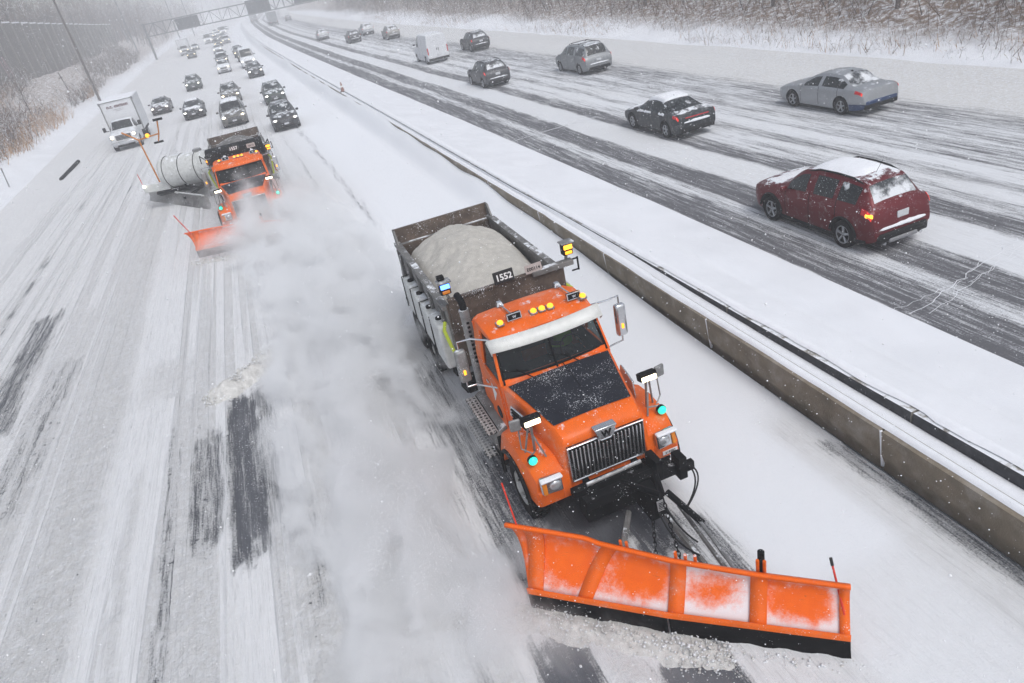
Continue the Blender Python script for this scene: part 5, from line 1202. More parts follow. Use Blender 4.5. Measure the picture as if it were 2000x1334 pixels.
# ------------------------------------------------------------------ towed wing plough with tank, box truck, far lorries
def tow_plow():
    root = empty('tow_plow_trailer', (-4.35, 37.0, 0)); root.scale = (.86, .86, .84); tag(root, 'swung out trailer with white banded tank and a wing plow behind truck 1557', 'trailer')
    a = math.atan2(-1.6, 3.6)      # axis runs from upper left to the truck
    def W(u, v, z): return (u * math.cos(a) - v * math.sin(a), u * math.sin(a) + v * math.cos(a), z)
    t = MB(); prof = [(0, .02), (.02, .45), (.12, .75), (.3, .88), (5.0, .88), (5.2, .75), (5.3, .4), (5.32, .02)]
    t.lathe(W(-1.7, 1.6, 1.95), W(1, 0, 0), prof, 28); tk = t.build('tank', M_tank, root, smooth='auto')
    for k in range(5): MB().lathe(W(-1.2 + k * .95, 1.6, 1.95), W(1, 0, 0), [(-.02, .885), (-.015, .90), (.015, .90), (.02, .885)], 28).build('tank_strap', M_frame, tk)
    MB().lathe(W(.8, 1.6, 2.8), (0, 0, 1), [(0, .25), (.12, .25), (.16, .2)], 16).build('tank_lid', M_steel, tk)
    b = MB(); 
    for v in (1.1, 2.1): b.tube([W(-2.2, v, .95), W(4.3, v * .6 + .4, .95)], .10, 6)
    for u in (-1.8, -.4, 1.0, 2.4): b.tube([W(u, 1.0, .95), W(u, 2.2, .95)], .08, 6); b.tube([W(u, 1.1, .95), W(u, 1.2, 1.4)], .06, 6)
    b.build('frame', M_frame, root); MB().box(W(-2.1, 1.3, 1.3), (1.6, .5, .45), rot=(0, 0, math.degrees(a))).build('equipment_box', M_tank, root, bevel=.03)
    for u in (-1.0, .0): 
        q = W(u, 2.0, 0); b = MB(); b.lathe((q[0], q[1], .5), W(0, 1, 0), [(-.15, .3), (-.15, .46), (-.1, .5), (.1, .5), (.15, .46), (.15, .3)], 20); b.build('wheel', M_tyre, root, smooth='auto')
    bl0 = (-2.6, 5.0); bl1 = (1.1, -1.5)
    b = MB(); G = []
    for i in range(11):
        s = i / 10; x = bl0[0] + (bl1[0] - bl0[0]) * s; y = bl0[1] + (bl1[1] - bl0[1]) * s; G.append([(x - .02, y - .02, .04), (x + .12, y + .1, .3), (x + .10, y + .08, .65), (x - .02, y - .02, .85)])
    bl_ = MB().grid(G).build('wing_blade', M_bodyg, root, smooth=True, solid=.03); MB().tube([(g[3][0], g[3][1], .87) for g in G], .04, 6).build('top_edge', M_tank, bl_)
    MB().tube([(bl0[0], bl0[1], .85), (bl0[0] - .05, bl0[1], 1.75)], .02, 6).build('marker_rod', M_red_, bl_)
    for u in (-1.2, .6): MB().tube([W(u, 1.1, .9), (bl0[0] + (bl1[0] - bl0[0]) * (u + 2.3) / 4.5, bl0[1] + (bl1[1] - bl0[1]) * (u + 2.3) / 4.5 + .1, .5)], .07, 6).build('blade_arm', M_frame, bl_)
    m_or = pmat('orange_mast', (.5, .18, .03), .6, snow=.2, speck=.3)
    b = MB(); b.tube([W(-1.9, 1.3, 1.4), W(-2.2, 1.5, 4.0)], .045, 6); b.tube([W(-3.0, 1.5, 4.55), W(-2.2, 1.5, 4.0), W(-.9, 1.5, 4.15), W(-.7, 1.5, 4.85)], .045, 6); b.tube([W(-1.1, 1.5, 3.75), W(-.9, 1.5, 4.15)], .035, 6)
    mt = b.build('light_mast', m_or, root, smooth='auto'); MB().box(W(-.65, 1.5, 4.9), (.5, .12, .12)).build('lamp_bar', M_frame, mt); MB().sphere(W(-1.6, 1.5, 4.15), (.12, .12, .12), 10, 8).build('beacon', M_mark, mt, smooth=True)
    MB().box(W(-1.1, 1.5, 3.7), (.5, .12, .10)).build('lamp_bar', M_frame, mt); MB().sphere(W(-2.7, .9, 1.5), (.09, .09, .09), 10, 8).build('side_lamp', M_head, root, smooth=True)
    MB().tube([W(4.2, 1.2, .95), W(5.6, -.1, .9)], .09, 8).build('tow_bar', M_frame, root)
    return root
tow_plow()

def box_truck(name, label, txt, x, y, group=None):
    st = [(0, .45, .80, .84, 1.05, .74, 1.12), (.08, .38, .92, .96, 1.15, .82, 1.24), (.4, .34, .98, 1.0, 1.25, .86, 1.34), (1.25, .34, 1.0, 1.01, 1.32, .84, 1.44), (1.85, .34, 1.0, 1.01, 1.34, .74, 2.0), (2.2, .34, 1.0, 1.01, 1.34, .74, 2.05), (2.75, .34, 1.0, 1.01, 1.34, .74, 2.03), (2.8, .36, .99, 1.0, 1.34, .74, 2.0)]
    c = Car(st, name, label, 'box truck', (.85,), .42, .90, extra=(1.3, 1.82, 2.7), tyre_w=.26); repaint(c, P_wht); hl = c.L / 2
    c.patch('windshield', 1.3, 1.82, 12, 14, M_glass, .008); c.side_windows(1.4, 2.7, ())
    front_kit(c, 1.08, .36, .3, 1.02, .34, 1.1, True)
    MB().box((0, -hl - .06, .62), (1.95, .16, .22)).build('front_bumper', M_chrome, c.root, bevel=.03)
    for sx in (1, -1):
        m_ = MB().box((sx * 1.28, -hl + 1.35, 1.62), (.22, .12, .34)).build('wing_mirror', M_dark, c.root, bevel=.03); MB().tube([(sx * 1.0, -hl + 1.45, 1.45), (sx * 1.25, -hl + 1.37, 1.5)], .03, 6).build('mirror_arm', M_dark, m_)
    bx = MB().box((0, hl + .35 + 2.3, 2.12), (2.42, 4.6, 2.5)).build('cargo_box', P_wht, c.root, bevel=.03)
    for sx in (1, -1):
        MB().box((sx * 1.19, hl + .345, 2.12), (.09, .05, 2.5)).build('corner_trim', M_steel, bx); MB().box((sx * 1.22, hl + .33, 3.3), (.14, .14, .2)).build('corner_cap', M_grey, bx, bevel=.02)
        for y_ in (2.6, 3.45): c.wheel(sx * .95, hl + y_, .42, .45, sx) if y_ < 3 else None
        MB().box((sx * 1.1, hl + 2.4, .72), (.12, 4.2, .14)).build('side_rail', M_dark, c.root)
    MB().box((0, hl + .34, 3.345), (2.42, .06, .05)).build('top_trim', M_steel, bx); MB().box((0, hl + 2.3, .85), (1.0, 4.6, .2)).build('chassis', M_dark, c.root)
    MB().box((0, hl + 2.65, 3.39), (2.3, 4.4, .05)).build('roof_snow', M_snow, bx, bevel=.02)
    if txt:
        t_ = link('lettering', text_mesh(txt, .34, pmat('dark_red_lettering', (.10, .02, .03), .6), .004, .008), bx); t_.location = (0, hl + .33, 2.98); t_.rotation_euler = (R(90), 0, 0)
        t_ = link('lettering', text_mesh('moving', .12, M_dark, .003), bx); t_.location = (.0, hl + .33, 2.72); t_.rotation_euler = (R(90), 0, 0)
        bpy.data.objects.remove(t_)
        b = MB()
        for k in range(9): b.box((-.38 + .09 * k, hl + .335, 2.72), (.06, .004, .03))
        for k in range(6): b.box((-.22 + .09 * k, hl + .335, 2.62), (.06, .004, .03))
        b.build('small_print', M_grey, bx)
    place(c.root, x, y, 0); return c
box_truck('box_truck', 'white box truck with a dark red name across its cargo box, at the left verge', 'o.c. corison', -9.75, 63.4)
box_truck('box_truck', 'distant pale box truck alone on the left shoulder side', '', -10.2, 190)
def lorry(x, y, label):
    root = empty('semi_trailer_truck', (x, y, 0)); tag(root, label, 'lorry', 'far lorries on the right carriageway'); MB().box((0, 6, 2.5), (2.5, 12, 2.9)).build('trailer', P_gry, root, bevel=.03)
    MB().box((0, 13.2, 1.7), (2.3, 2.0, 2.4)).build('cab', P_dgr, root, bevel=.2)
    for yy_ in (1, 2.3, 11.5, 13.5):
        for sx in (1, -1): MB().lathe((sx * 1.05, yy_, .5), (sx, 0, 0), [(-.15, .3), (-.15, .5), (.15, .5), (.15, .3)], 16).build('wheel', M_tyre, root)
    MB().box((0, -.02, .75), (2.3, .1, .3)).build('rear_bumper', M_dark, root)
    for sx in (1, -1): MB().box((sx * 1.0, -.04, 1.1), (.2, .06, .15)).build('tail_lamp', M_tail, root)
lorry(14.6, 252, 'nearer of two faint grey lorries where the right carriageway fades out'); lorry(11.8, 330, 'further of two faint grey lorries where the right carriageway fades out')

# ------------------------------------------------------------------ cone, loose pipe, reflector posts
cn = empty('traffic_cone', (7.45 + float(cx(58.6)), 58.6, .78)); tag(cn, 'snow dusted traffic cone standing on the far barrier wall', 'traffic cone')
MB().lathe((0, 0, 0), (0, 0, 1), [(.03, .15), (.25, .11), (.26, .112), (.42, .08), (.72, .03), (.73, .01)], 16).build('cone_body', pmat('faded_cone_orange', (.30, .16, .13), .7, snow=.3, speck=.5), cn, smooth='auto')
MB().box((0, 0, .015), (.42, .42, .04)).build('cone_base', M_dark, cn, bevel=.01); MB().lathe((0, 0, 0), (0, 0, 1), [(.34, .098), (.46, .076)], 16).build('reflective_band', M_letter, cn)
o = MB().tube([(0, -3.1, .14), (0, 3.1, .16)], .13, 12).build('steel_pipe', M_frame, None, smooth='auto'); o.location = (-13.25, 58, .05); o.rotation_euler = (0, 0, R(-1)); tag(o, 'dark steel pipe lying alone in the snow of the left shoulder', 'pipe')
for (x, y, l) in ((-17.0, 57, 'thin reflector post leaning in the snow left of the loose pipe'), (-19.5, 80, 'thin reflector post at the edge of the brown reeds')):
    rp = empty('reflector_post', (x, y, .6)); tag(rp, l, 'post'); MB().tube([(0, 0, -.7), (.12, 0, .9)], .035, 6).build('post', M_steel, rp); MB().box((.12, -.04, .85), (.1, .02, .14)).build('reflector', M_grey, rp)

# ------------------------------------------------------------------ sign gantry
M_gal = pmat('gantry_steel', (.16, .165, .175), .6, .3, var=.15, speck=.1); M_back = pmat('sign_back', (.09, .095, .105), .7)
ga = empty('sign_gantry', (-17.4, 200, 0)); tag(ga, 'steel lattice sign gantry spanning the whole motorway', 'gantry')
for (x, l) in ((0, 'left'), (52.0, 'right')):
    b = MB()
    for dy in (-.7, .7): b.tube([(x, dy, -.3), (x, dy, 8.0)], .2, 10)
    for k in range(7): b.tube([(x, -.7, .6 + k), (x, .7, 1.6 + k)], .06, 6)
    b.build('gantry_post', M_gal, ga, smooth='auto')
b = MB()
for dy in (-.7, .7):
    for z in (5.15, 7.75): b.tube([(-.4, dy, z), (52.4, dy, z)], .11, 8)
n = 24
for k in range(n):
    x0 = 52 * k / n; x1 = 52 * (k + 1) / n
    for dy in (-.7, .7):
        b.tube([(x0, dy, 5.15), (x0, dy, 7.75)], .05, 5); b.tube([(x0, dy, 7.75 if k % 2 else 5.15), (x1, dy, 5.15 if k % 2 else 7.75)], .05, 5)
    b.tube([(x0, -.7, 7.75), (x1, .7, 7.75)], .04, 5); b.tube([(x0, -.7, 5.15), (x1, .7, 5.15)], .04, 5)
b.build('lattice_truss', M_gal, ga, smooth='auto')
MB().box((9.6, .9, 6.3), (5.2, .35, 2.5)).build('sign_panel', M_back, ga, bevel=.05); MB().box((26.5, .9, 6.7), (5.6, .35, 3.0)).build('sign_panel', M_back, ga, bevel=.05); MB().box((37.5, .9, 6.7), (4.6, .35, 2.8)).build('sign_panel', M_back, ga, bevel=.05)

# ------------------------------------------------------------------ lamp and utility poles
def pole(x, y, h, r, label, lean=0.0, arm=0):
    p = empty('utility_pole' if not arm else 'street_lamp', (x, y, 0)); tag(p, label, 'pole')
    MB().tube([(0, 0, -.5), (lean * .3, 0, h * .5), (lean, 0, h)], r, 10, r * .6).build('pole_shaft', M_wood if not arm else M_gal, p, smooth='auto')
    if arm:
        a = MB().tube([(lean, 0, h - .05), (lean + arm * .4, 0, h + .5), (lean + arm, 0, h + .6)], .07, 6).build('lamp_arm', M_gal, p); MB().box((lean + arm, 0, h + .57), (.8, .3, .16)).build('lamp_head', M_gal, p, bevel=.04)
    else: MB().box((lean, 0, h - .8), (.15, 2.2, .14)).build('crossarm', M_wood, p)
M_wood = pmat('weathered_pole', (.10, .085, .08), .9, var=.3, speck=.25)
pole(-18.6, 113, 17, .17, 'tall leaning dark pole rising from the edge of the snow beside the box truck', -.2)
pole(-24.5, 60.5, 9, .13, 'short wooden pole among the brown reeds at the left edge', -1.0)
pole(-24.5, 128, 4.2, .10, 'short stub of a grey post on the snowy patch behind the nearest pole', -.3)
pole(-24, 232, 26, .20, 'tall slim lamp post just left of the sign gantry', -1.5, 2.5)
pole(-16, 300, 28, .2, 'tall faint lamp post behind the left end of the gantry', -1.0, 2.5)
pole(-12, 330, 30, .2, 'faintest tall lamp post behind the gantry truss', -.8, 2.5)

# ------------------------------------------------------------------ noise wall on the left
M_pan = pmat('noise_wall_panel', (.13, .115, .11), .85, var=.25, vscale=.8, speck=.2, dirt=.4, dirtc=(.2, .17, .16)); M_post = pmat('noise_wall_post', (.20, .19, .18), .8, var=.15, snow=.3, speck=.2)
nw = empty('noise_wall', (-31, 80, 3)); tag(nw, 'long brown noise wall with pale posts beyond the snowy shrubs on the left', 'wall')
yb = 100.0; k = 0
pts_ = []
while yb < 262: pts_.append(yb); yb += 6.0
for a, c in zip(pts_[:-1], pts_[1:]):
    h0 = float(np.interp((a + c) / 2, [80, 130, 226, 262], [10.4, 9.2, 7.0, 6.4]))
    q = MB().box((0, (a + c) / 2 - 80, h0 / 2 - 1), (.22, c - a - .34, h0 + 2)).build('panel', M_pan, nw); MB().box((.0, (a + c) / 2 - 80, h0 + .1), (.4, c - a - .34, .2)).build('snow_ledge', M_snow, q)
    MB().box((.1, a - 80, h0 / 2 - .9), (.5, .34, h0 + 2.2)).build('wall_post', M_post, nw)
# a scrawl of faded pink paint on the wall
b = MB()
for (y0, z0, y1, z1) in ((0, 3.6, 1.3, .4), (1.3, .4, 2.4, 3.2), (2.4, 3.2, 3.6, .4), (3.6, .4, 4.9, 3.6)): b.tube([(0, y0, z0), (0, y1, z1)], .22, 4)
o = b.build('painted_scrawl', pmat('faded_pink_paint', (.30, .2, .21), .9, var=.2), nw); o.location = (.14, 46, 1.4); o.scale = (.12, 1, 1)

# ------------------------------------------------------------------ bare brush and trees, as twigs
M_twig = pmat('bare_twig', (.13, .08, .055), .95, var=.3, vscale=.5, spec=.1); M_twig2 = pmat('dead_reed', (.40, .23, .11), .95, var=.35, vscale=.4, spec=.1); M_stw = pmat('snow_laden_twig', (.72, .72, .74), .9, spec=.1); M_twd = pmat('dark_twig', (.055, .048, .05), .95, var=.3, vscale=.5, spec=.1)
def hz_(x, y): return float(h_ground(np.array([[x - float(cx(y))]]), np.array([[y]]))[0, 0])
def twigs(name, bases, hs, wid, nsub, mats, mp, seed=1, lean=(0, 0), spread=.35, sub_len=.4, parent=None, kind='stuff', droop=0.0):
    rg = np.random.RandomState(seed); n = len(bases); B = np.asarray(bases, float); H_ = np.asarray(hs, float)
    d = rg.normal(0, spread, (n, 3)); d[:, 2] = 1; d[:, 0] += lean[0]; d[:, 1] += lean[1]; d /= np.linalg.norm(d, axis=1)[:, None]
    P0 = [B]; P1 = [B + d * H_[:, None]]; Wd = [wid * (.6 + .8 * rg.rand(n)) * (H_ / H_.mean())]
    cur0, cur1, cw = B, P1[0], Wd[0]
    for lv, ns in enumerate(nsub):
        m_ = len(cur0); t = rg.uniform(.25, 1, (m_, ns, 1)); p = cur0[:, None] + (cur1 - cur0)[:, None] * t; L0 = np.linalg.norm(cur1 - cur0, axis=1)[:, None, None]
        dd = (cur1 - cur0)[:, None] / L0 + rg.normal(0, .75, (m_, ns, 3)) - np.array([0, 0, droop]); dd /= np.linalg.norm(dd, axis=2)[:, :, None]
        q = p + dd * L0 * sub_len * rg.uniform(.5, 1.2, (m_, ns, 1)); cur0 = p.reshape(-1, 3); cur1 = q.reshape(-1, 3); cw = np.repeat(cw, ns) * .55
        P0.append(cur0); P1.append(cur1); Wd.append(cw)
    A = np.concatenate(P0); Z = np.concatenate(P1); wv = np.concatenate(Wd); N_ = len(A); D = Z - A; D /= np.linalg.norm(D, axis=1)[:, None] + 1e-9
    s1 = np.cross(D, rg.normal(0, 1, (N_, 3))); s1 /= np.linalg.norm(s1, axis=1)[:, None] + 1e-9; s2 = np.cross(D, s1)
    V = np.stack([A + s1 * wv[:, None], A + (-.5 * s1 + .87 * s2) * wv[:, None], A + (-.5 * s1 - .87 * s2) * wv[:, None], Z], 1).reshape(-1, 3)
    i4 = np.arange(N_)[:, None] * 4; F = np.concatenate([i4 + np.array([0, 1, 3]), i4 + np.array([1, 2, 3]), i4 + np.array([2, 0, 3])], 0)
    me = np_mesh(name, V, F, mats); mi = rg.choice(len(mats), N_, p=mp); me.polygons.foreach_set('material_index', np.tile(mi, 3).astype(np.int32))
    o = link(name, me, parent)
    if kind: tag(o, kind=kind)
    return o
rg = np.random.RandomState(11)
def scatter(n, x0, x1, y0, y1, ypow=1.6, clump=None):
    out = []
    while len(out) < n:
        x = rg.uniform(x0, x1); y = y0 + (y1 - y0) * rg.rand() ** ypow
        if clump and fbm(x * .22, y * .10, clump, 2) < rg.uniform(.42, .60): continue
        if clump and ((x + 23.5) / 4.5) ** 2 + ((y - 122) / 26) ** 2 < rg.uniform(.5, 1.1): continue
        out.append((x, y))
    return np.array(out)
def onground(P, dz=-.1):
    Z = h_ground(P[:, 0:1] * 1.0, P[:, 1:2]).ravel(); return np.column_stack([P[:, 0] + cx(P[:, 1]), P[:, 1], Z + dz])
# right hand bank: low snowy stalks, then the dense brushwood
P = scatter(3200, 28.9, 32.5, 12, 170, 1.4, 3); twigs('snowy_stalks', onground(P), rg.uniform(.25, .9, len(P)), .012, (3,), [M_twig2, M_stw, M_twig], [.12, .58, .30], 2, sub_len=.5)
P = scatter(9500, 31.2, 52, 8, 250, 1.6); Bq = onground(P); twigs('brushwood', Bq, rg.uniform(1.2, 4.2, len(P)) * np.clip((P[:, 0] - 29.5) / 5, .4, 1.2), .020, (6, 3), [M_twig, M_stw, M_twd], [.60, .10, .30], 3, sub_len=.42)
# left hand: reeds near, brown brush, far wood behind the wall
P = scatter(6500, -32, -17.6, 44, 125, 1.5, 5); twigs('dead_reeds', onground(P), rg.uniform(.4, 1.7, len(P)), .018, (3,), [M_twig2, M_stw, M_twig], [.62, .20, .18], 4, sub_len=.5)
P = scatter(3600, -31, -18.5, 62, 235, 1.2, 6); twigs('brushwood', onground(P), rg.uniform(.8, 2.6, len(P)), .03, (5, 2), [M_twig, M_stw, M_twd], [.45, .27, .28], 5, sub_len=.45)
P = scatter(2000, -75, -33, 100, 420, 1.2); Bq = onground(P); twigs('far_wood', Bq, rg.uniform(9, 17, len(P)), .09, (7, 4), [M_twig, M_twd], [.5, .5], 6, spread=.12, sub_len=.32)
P = scatter(1000, -62, -20, 265, 520, 1.0); twigs('far_wood', onground(P), rg.uniform(6, 12, len(P)), .10, (7, 3), [M_twig, M_twd], [.5, .5], 7, spread=.12, sub_len=.32)
P = scatter(1400, 36, 110, 200, 620, 1.0); twigs('far_wood', onground(P), rg.uniform(5, 10, len(P)), .10, (6, 3), [M_twig, M_twd], [.5, .5], 8, spread=.15, sub_len=.35)
P = scatter(500, -30, 60, 620, 800, 1.0); twigs('far_wood', onground(P), rg.uniform(8, 14, len(P)), .14, (6, 3), [M_twig, M_twd], [.5, .5], 9, spread=.15, sub_len=.35)
# single trees one can tell apart
def tree(x, y, h, label, seed, name='bare_tree'):
    z = hz_(x, y); r = empty(name, (x, y, z)); tag(r, label, 'tree', 'bare trees beside the motorway'); rr = random.Random(seed)
    tr = MB().tube([(0, 0, -.4), (rr.uniform(-.1, .1), 0, h * .3), (rr.uniform(-.3, .3), rr.uniform(-.2, .2), h * .65), (rr.uniform(-.4, .4), 0, h * .95)], h * .022, 8, h * .004).build('trunk', M_wood, r, smooth='auto')
    nb = 26; bs = [(rr.uniform(-.1, .1), rr.uniform(-.1, .1), h * rr.uniform(.2, .9)) for _ in range(nb)]
    twigs('crown', bs, [h * rr.uniform(.22, .42) for _ in bs], h * .0055, (6, 4), [M_twig, M_stw, M_twd], [.5, .22, .28], seed, spread=.75, sub_len=.45, parent=r, kind=None)
for i, (x, y, h, l) in enumerate(((34.5, 33, 6.5, 'bare tree with a thick brown trunk in the brush above the silver sedan'), (35, 44, 7, 'bare snow flecked tree in the brush above the minivan'), (35.5, 62, 8, 'bare tree in the brush above the white cargo van'),
                                 (34, 24, 6, 'bare tree in the brush at the top right corner'), (-23, 96, 4.5, 'small bare tree standing on the snowy patch in front of the noise wall'), (-26, 78, 4, 'low dark bush like tree beside the brown reeds'), (-36, 150, 16, 'tall bare tree rising behind the noise wall'), (-38, 190, 17, 'tall bare tree behind the noise wall, further off'), (33.5, 17, 5, 'bare tree nearest the right edge of the picture'))): tree(x, y, h, l, 40 + i)
# ------------------------------------------------------------------ thrown snow, clods and falling flakes
M_clod = pmat('gritty_clods', (.60, .59, .57), .95, var=.25, vscale=9, bump=.5, bscale=30, spec=.1); M_cl2 = pmat('clean_clods', (.78, .79, .81), .95, var=.1, bump=.4, bscale=30, spec=.1)
def clods(name, path, wid, hgt, n, seed, mats=(0,), dens=1.0, r=(.012, .06)):
    rr = random.Random(seed); b = MB(); path = [Vector(p) for p in path]; k = len(path) - 1
    def at(t):
        i = min(int(t * k), k - 1); return path[i].lerp(path[i + 1], t * k - i), (path[i + 1] - path[i]).normalized()
    G = []; m_ = 46
    for i in range(m_ + 1):
        t = i / m_; p, d = at(t); nx = Vector((-d.y, d.x, 0)); e = math.sin(math.pi * min(1, max(0, t))) ** .4; row = []
        for j in range(13):
            u = j / 6 - 1; q = p + nx * u * wid; hh = hgt * e * max(0, 1 - u * u) * (.45 + 1.1 * float(fbm(q.x * 4, q.y * 4, seed, 3))) - .03; row.append((q.x, q.y, q.z + hh))
        G.append(row)
    b.grid(G)
    for i in range(n):
        t = rr.random(); p, d = at(t); nx = Vector((-d.y, d.x, 0)); u = max(-1.5, min(1.5, rr.gauss(0, .55))); e = math.sin(math.pi * t) ** .4; q = p + nx * u * wid; s = r[0] + (r[1] - r[0]) * rr.random() ** 3
        z = q.z + max(0, hgt * e * (1 - min(1, abs(u))) * rr.uniform(.4, 1.25)) + s * .4; b.mat(rr.randint(0, 1)); b.sphere((q.x, q.y, z), (s, s * rr.uniform(.7, 1.2), s * rr.uniform(.6, 1)), 6, 4, .3, rr)
    o = b.build(name, [M_clod, M_cl2], None, smooth=True, clean=False); tag(o, kind='stuff'); return o
clods('snow_clods', [(-3.4, 16.4, 0), (-2.7, 16.6, 0), (-2.1, 17.1, 0), (-1.6, 18.3, 0)], .42, .34, 3000, 3, r=(.006, .03))
clods('snow_clods', [(-.4, 7.6, 0), (.6, 7.0, 0), (1.4, 6.65, 0), (2.1, 5.95, 0), (2.8, 5.35, 0), (3.4, 4.9, 0)], .36, .13, 4200, 5, r=(.004, .022))
clods('snow_clods', [(3.2, 5.05, 0), (3.9, 4.5, 0), (4.6, 4.05, 0)], .16, .06, 260, 6, r=(.006, .022))
clods('snow_clods', [(-4.1, 28.0, 0), (-2.6, 27.4, 0), (-1.0, 26.6, 0)], .4, .16, 500, 7)

def fcurve(nt, v, pts, lo, hi):
    n = nt.nodes.new('ShaderNodeFloatCurve'); c = n.mapping.curves[0]; n.mapping.use_clip = False
    pts = [((a - lo) / (hi - lo), b_) for a, b_ in pts]
    c.points[0].location = pts[0]; c.points[1].location = pts[-1]
    for p in pts[1:-1]: c.points.new(*p)
    for p in c.points: p.handle_type = 'AUTO'
    n.mapping.update(); u = mapr(nt, v, lo, hi, 0, 1, False); nt.links.new(u, n.inputs['Value']); return n.outputs[0]
def plume(name, lo, hi, axis, width, height, amp, D, seed, nscale=.55, label=None, thr=(.36, .62), step=.25, col=(.995, .997, 1.0), fine=.5):
    """a cloud of powder snow: axis, half width, height and strength vary along y"""
    m, nt = newmat(name + '_powder'); out = N(nt, 'ShaderNodeOutputMaterial'); pv = N(nt, 'ShaderNodeVolumePrincipled'); nt.links.new(pv.outputs[0], out.inputs['Volume'])
    pv.inputs['Color'].default_value = col + (1,); pv.inputs['Anisotropy'].default_value = .1
    tc = N(nt, 'ShaderNodeTexCoord'); sx = N(nt, 'ShaderNodeSeparateXYZ'); nt.links.new(tc.outputs['Object'], sx.inputs[0]); X, Y, Z = sx.outputs
    mp = N(nt, 'ShaderNodeMapping'); mp.inputs['Location'].default_value = (seed * 3.1, seed, 0); mp.inputs['Scale'].default_value = (1, .62, 1.25); nt.links.new(tc.outputs['Object'], mp.inputs[0])
    n1 = noise(nt, mp.outputs[0], nscale, 5, .62, .6)
    y0, y1 = lo[1], hi[1]
    K = 4.0; xc = math_(nt, 'MULTIPLY', math_(nt, 'SUBTRACT', fcurve(nt, Y, [(a, b_ / (2 * K) + .5) for a, b_ in axis], y0, y1), .5), 2 * K)
    wd = math_(nt, 'MULTIPLY', fcurve(nt, Y, [(a, b_ / K) for a, b_ in width], y0, y1), K); hg = math_(nt, 'MULTIPLY', fcurve(nt, Y, [(a, b_ / K) for a, b_ in height], y0, y1), K)
    am = fcurve(nt, Y, amp, y0, y1)
    dx = math_(nt, 'DIVIDE', math_(nt, 'ABSOLUTE', math_(nt, 'SUBTRACT', X, xc)), wd); dz = math_(nt, 'DIVIDE', Z, hg)
    r2 = math_(nt, 'SQRT', math_(nt, 'ADD', math_(nt, 'MULTIPLY', dx, dx), math_(nt, 'MULTIPLY', dz, dz)))
    s = math_(nt, 'SUBTRACT', 1.0, r2); s = math_(nt, 'ADD', s, math_(nt, 'MULTIPLY', math_(nt, 'SUBTRACT', n1, .5), 2.4 * fine * 1.6))
    s = mapr(nt, s, thr[0] - .45, thr[1] + .25); s = math_(nt, 'MULTIPLY', math_(nt, 'POWER', s, 1.6), math_(nt, 'MULTIPLY', am, D)); s = math_(nt, 'MAXIMUM', s, 0)
    e = mapr(nt, Z, hi[2] - .35, hi[2], 1, 0)
    for (v, a, b_) in ((X, lo[0], hi[0]),): e = math_(nt, 'MULTIPLY', e, math_(nt, 'MULTIPLY', mapr(nt, v, a, a + .5), mapr(nt, v, b_ - .25, b_, 1, 0)))
    nt.links.new(math_(nt, 'MULTIPLY', s, e), pv.inputs['Density'])
    m.cycles.volume_step_rate = step if hasattr(m, 'cycles') and hasattr(m.cycles, 'volume_step_rate') else 1
    c = [(a + b_) / 2 for a, b_ in zip(lo, hi)]; o = MB().box(c, [b_ - a for a, b_ in zip(lo, hi)]).build(name, m); tag(o, kind='stuff')
    if label: tag(o, label)
    return o
plume('snow_cloud', (-5.2, 5.6, .045), (2.7, 26.5, 2.9),
      [(5.6, 1.0), (7, .1), (9, -.15), (12, .0), (15, .45), (20, .45), (26.5, 0)], [(5.6, 1.4), (7, 2.3), (9, 2.1), (12, 2.0), (16, 2.5), (20, 2.8), (26.5, 2.6)],
      [(5.6, .3), (7, .75), (9, 1.3), (12, 1.55), (16, 1.8), (20, 1.7), (26.5, 1.5)], [(5.6, 0), (6.4, .6), (8, 1), (14, 1), (20, .95), (24, .7), (26.5, .4)], 5.0, 1, nscale=1.0, thr=(.52, .60), fine=.8, label='billowing cloud of powder snow blown back along the side of truck 1552')
plume('snow_cloud', (-5.5, 26.52, .05), (2.6, 37, 3.0),
      [(26.5, -.8), (30, -.9), (37, -1.2)], [(26.5, 2.9), (30, 2.6), (37, 2.4)], [(26.5, 1.9), (29, 2.3), (37, 1.6)], [(26.5, .9), (28.5, 1), (31, .5), (37, .3)], 5.0, 5, label='thin powder snow cloud veiling the front of truck 1557')
plume('snow_cloud', (-11, 38, .05), (-1, 47, 1.9), [(38, -3.6), (41, -4.0), (47, -4.0)], [(38, 2.4), (42, 3.4), (47, 3.4)], [(38, 1.0), (42, 1.6), (47, 1.3)], [(38, .7), (42, .6), (47, .4)], 3.0, 9, label='low drift of powder snow under the tow plow trailer')
plume('snow_cloud', (-1.2, 4.3, .03), (4.2, 8.4, .75), [(4.3, 3.0), (5.5, 2.1), (6.5, .8), (8.4, -.4)], [(4.3, .5), (5.5, .8), (6.5, 1.1), (8.4, 1.4)], [(4.3, .25), (5.5, .4), (6.5, .6), (8.4, .7)], [(4.3, .1), (5.5, .3), (6.5, .45), (8.4, .6)], 4.0, 13, nscale=2.2, label='low spray of snow curling off the bottom edge of the big orange plow')
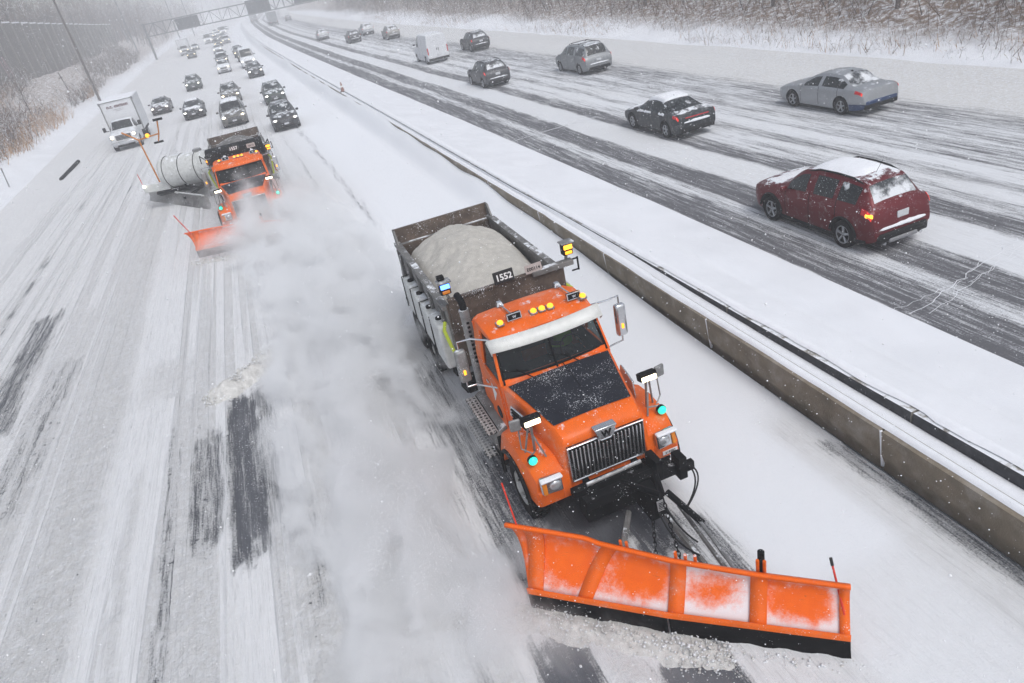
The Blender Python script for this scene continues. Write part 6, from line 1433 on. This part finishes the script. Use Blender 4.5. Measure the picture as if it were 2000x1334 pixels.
# coarse grains flying inside the cloud
rg = np.random.RandomState(15); n_ = 60000; t = rg.rand(n_) ** 1.5; yv = 6.3 + 17 * t; xc_ = np.interp(yv, [6.3, 7, 9, 12, 16, 20, 24], [1.0, .5, -.1, -.5, -.3, -.1, -.1]); sp_ = np.interp(yv, [6.3, 9, 16, 24], [.5, 1.1, 1.5, 1.9])
xv = xc_ + rg.normal(0, 1, n_) * sp_ * .7; zv = np.abs(rg.normal(0, 1, n_)) * np.interp(yv, [6.3, 8, 12, 24], [.25, .55, .8, .8]); kp = (xv < 2.1 - .15 * (yv > 8)) & (zv < 2.2) & (vnoise(xv * 2.2, yv * 1.3 + zv * 2, 9) > rg.uniform(.2, .8, n_)); GP = np.stack([xv, yv, zv + .02], 1)[kp]
# falling flakes through the whole air
rg = np.random.RandomState(5)
vol = np.concatenate([rg.uniform((-9, 1, .1), (24, 34, 9), (60000, 3)), rg.uniform((-24, 20, .1), (34, 70, 9), (14000, 3))]); Pp = vol[np.linalg.norm(vol - np.array([0, 0, CH]), axis=1) > 4.5]; nf = len(Pp)
s = rg.uniform(.003, .0075, nf) * (1 + .5 * (rg.rand(nf) > .93)); oc = np.array([(1, 0, 0), (-1, 0, 0), (0, 1, 0), (0, -1, 0), (0, 0, 1), (0, 0, -1)], float)
V = (Pp[:, None] + oc[None] * (s[:, None] * rg.uniform(.7, 1.3, (nf, 1)))[:, :, None]).reshape(-1, 3)
fo = np.array([(0, 2, 4), (2, 1, 4), (1, 3, 4), (3, 0, 4), (2, 0, 5), (1, 2, 5), (3, 1, 5), (0, 3, 5)]); F = (np.arange(nf)[:, None, None] * 6 + fo[None]).reshape(-1, 3)
M_fl = pmat('snowflake', (.9, .9, .92), .9, spec=.1)
o = link('falling_snow', np_mesh('falling_snow', V, F, M_fl, True)); tag(o, kind='stuff')
ng = len(GP); sg = rg.uniform(.0025, .0075, ng); V = (GP[:, None] + oc[None] * sg[:, None, None]).reshape(-1, 3); F = (np.arange(ng)[:, None, None] * 6 + fo[None]).reshape(-1, 3)
o = link('snow_grains', np_mesh('snow_grains', V, F, M_fl, True)); tag(o, kind='stuff')
# ------------------------------------------------------------------ the air: thin falling-snow haze over everything
m, nt = newmat('snowy_air'); out = N(nt, 'ShaderNodeOutputMaterial'); pv = N(nt, 'ShaderNodeVolumePrincipled')
pv.inputs['Color'].default_value = (.98, .985, 1.0, 1); pv.inputs['Density'].default_value = HAZE; pv.inputs['Anisotropy'].default_value = .0
nt.links.new(pv.outputs[0], out.inputs['Volume'])
hz = MB().box((0, 480, 7.0), (1500, 1300, 20)).build('haze', m); tag(hz, kind='stuff')
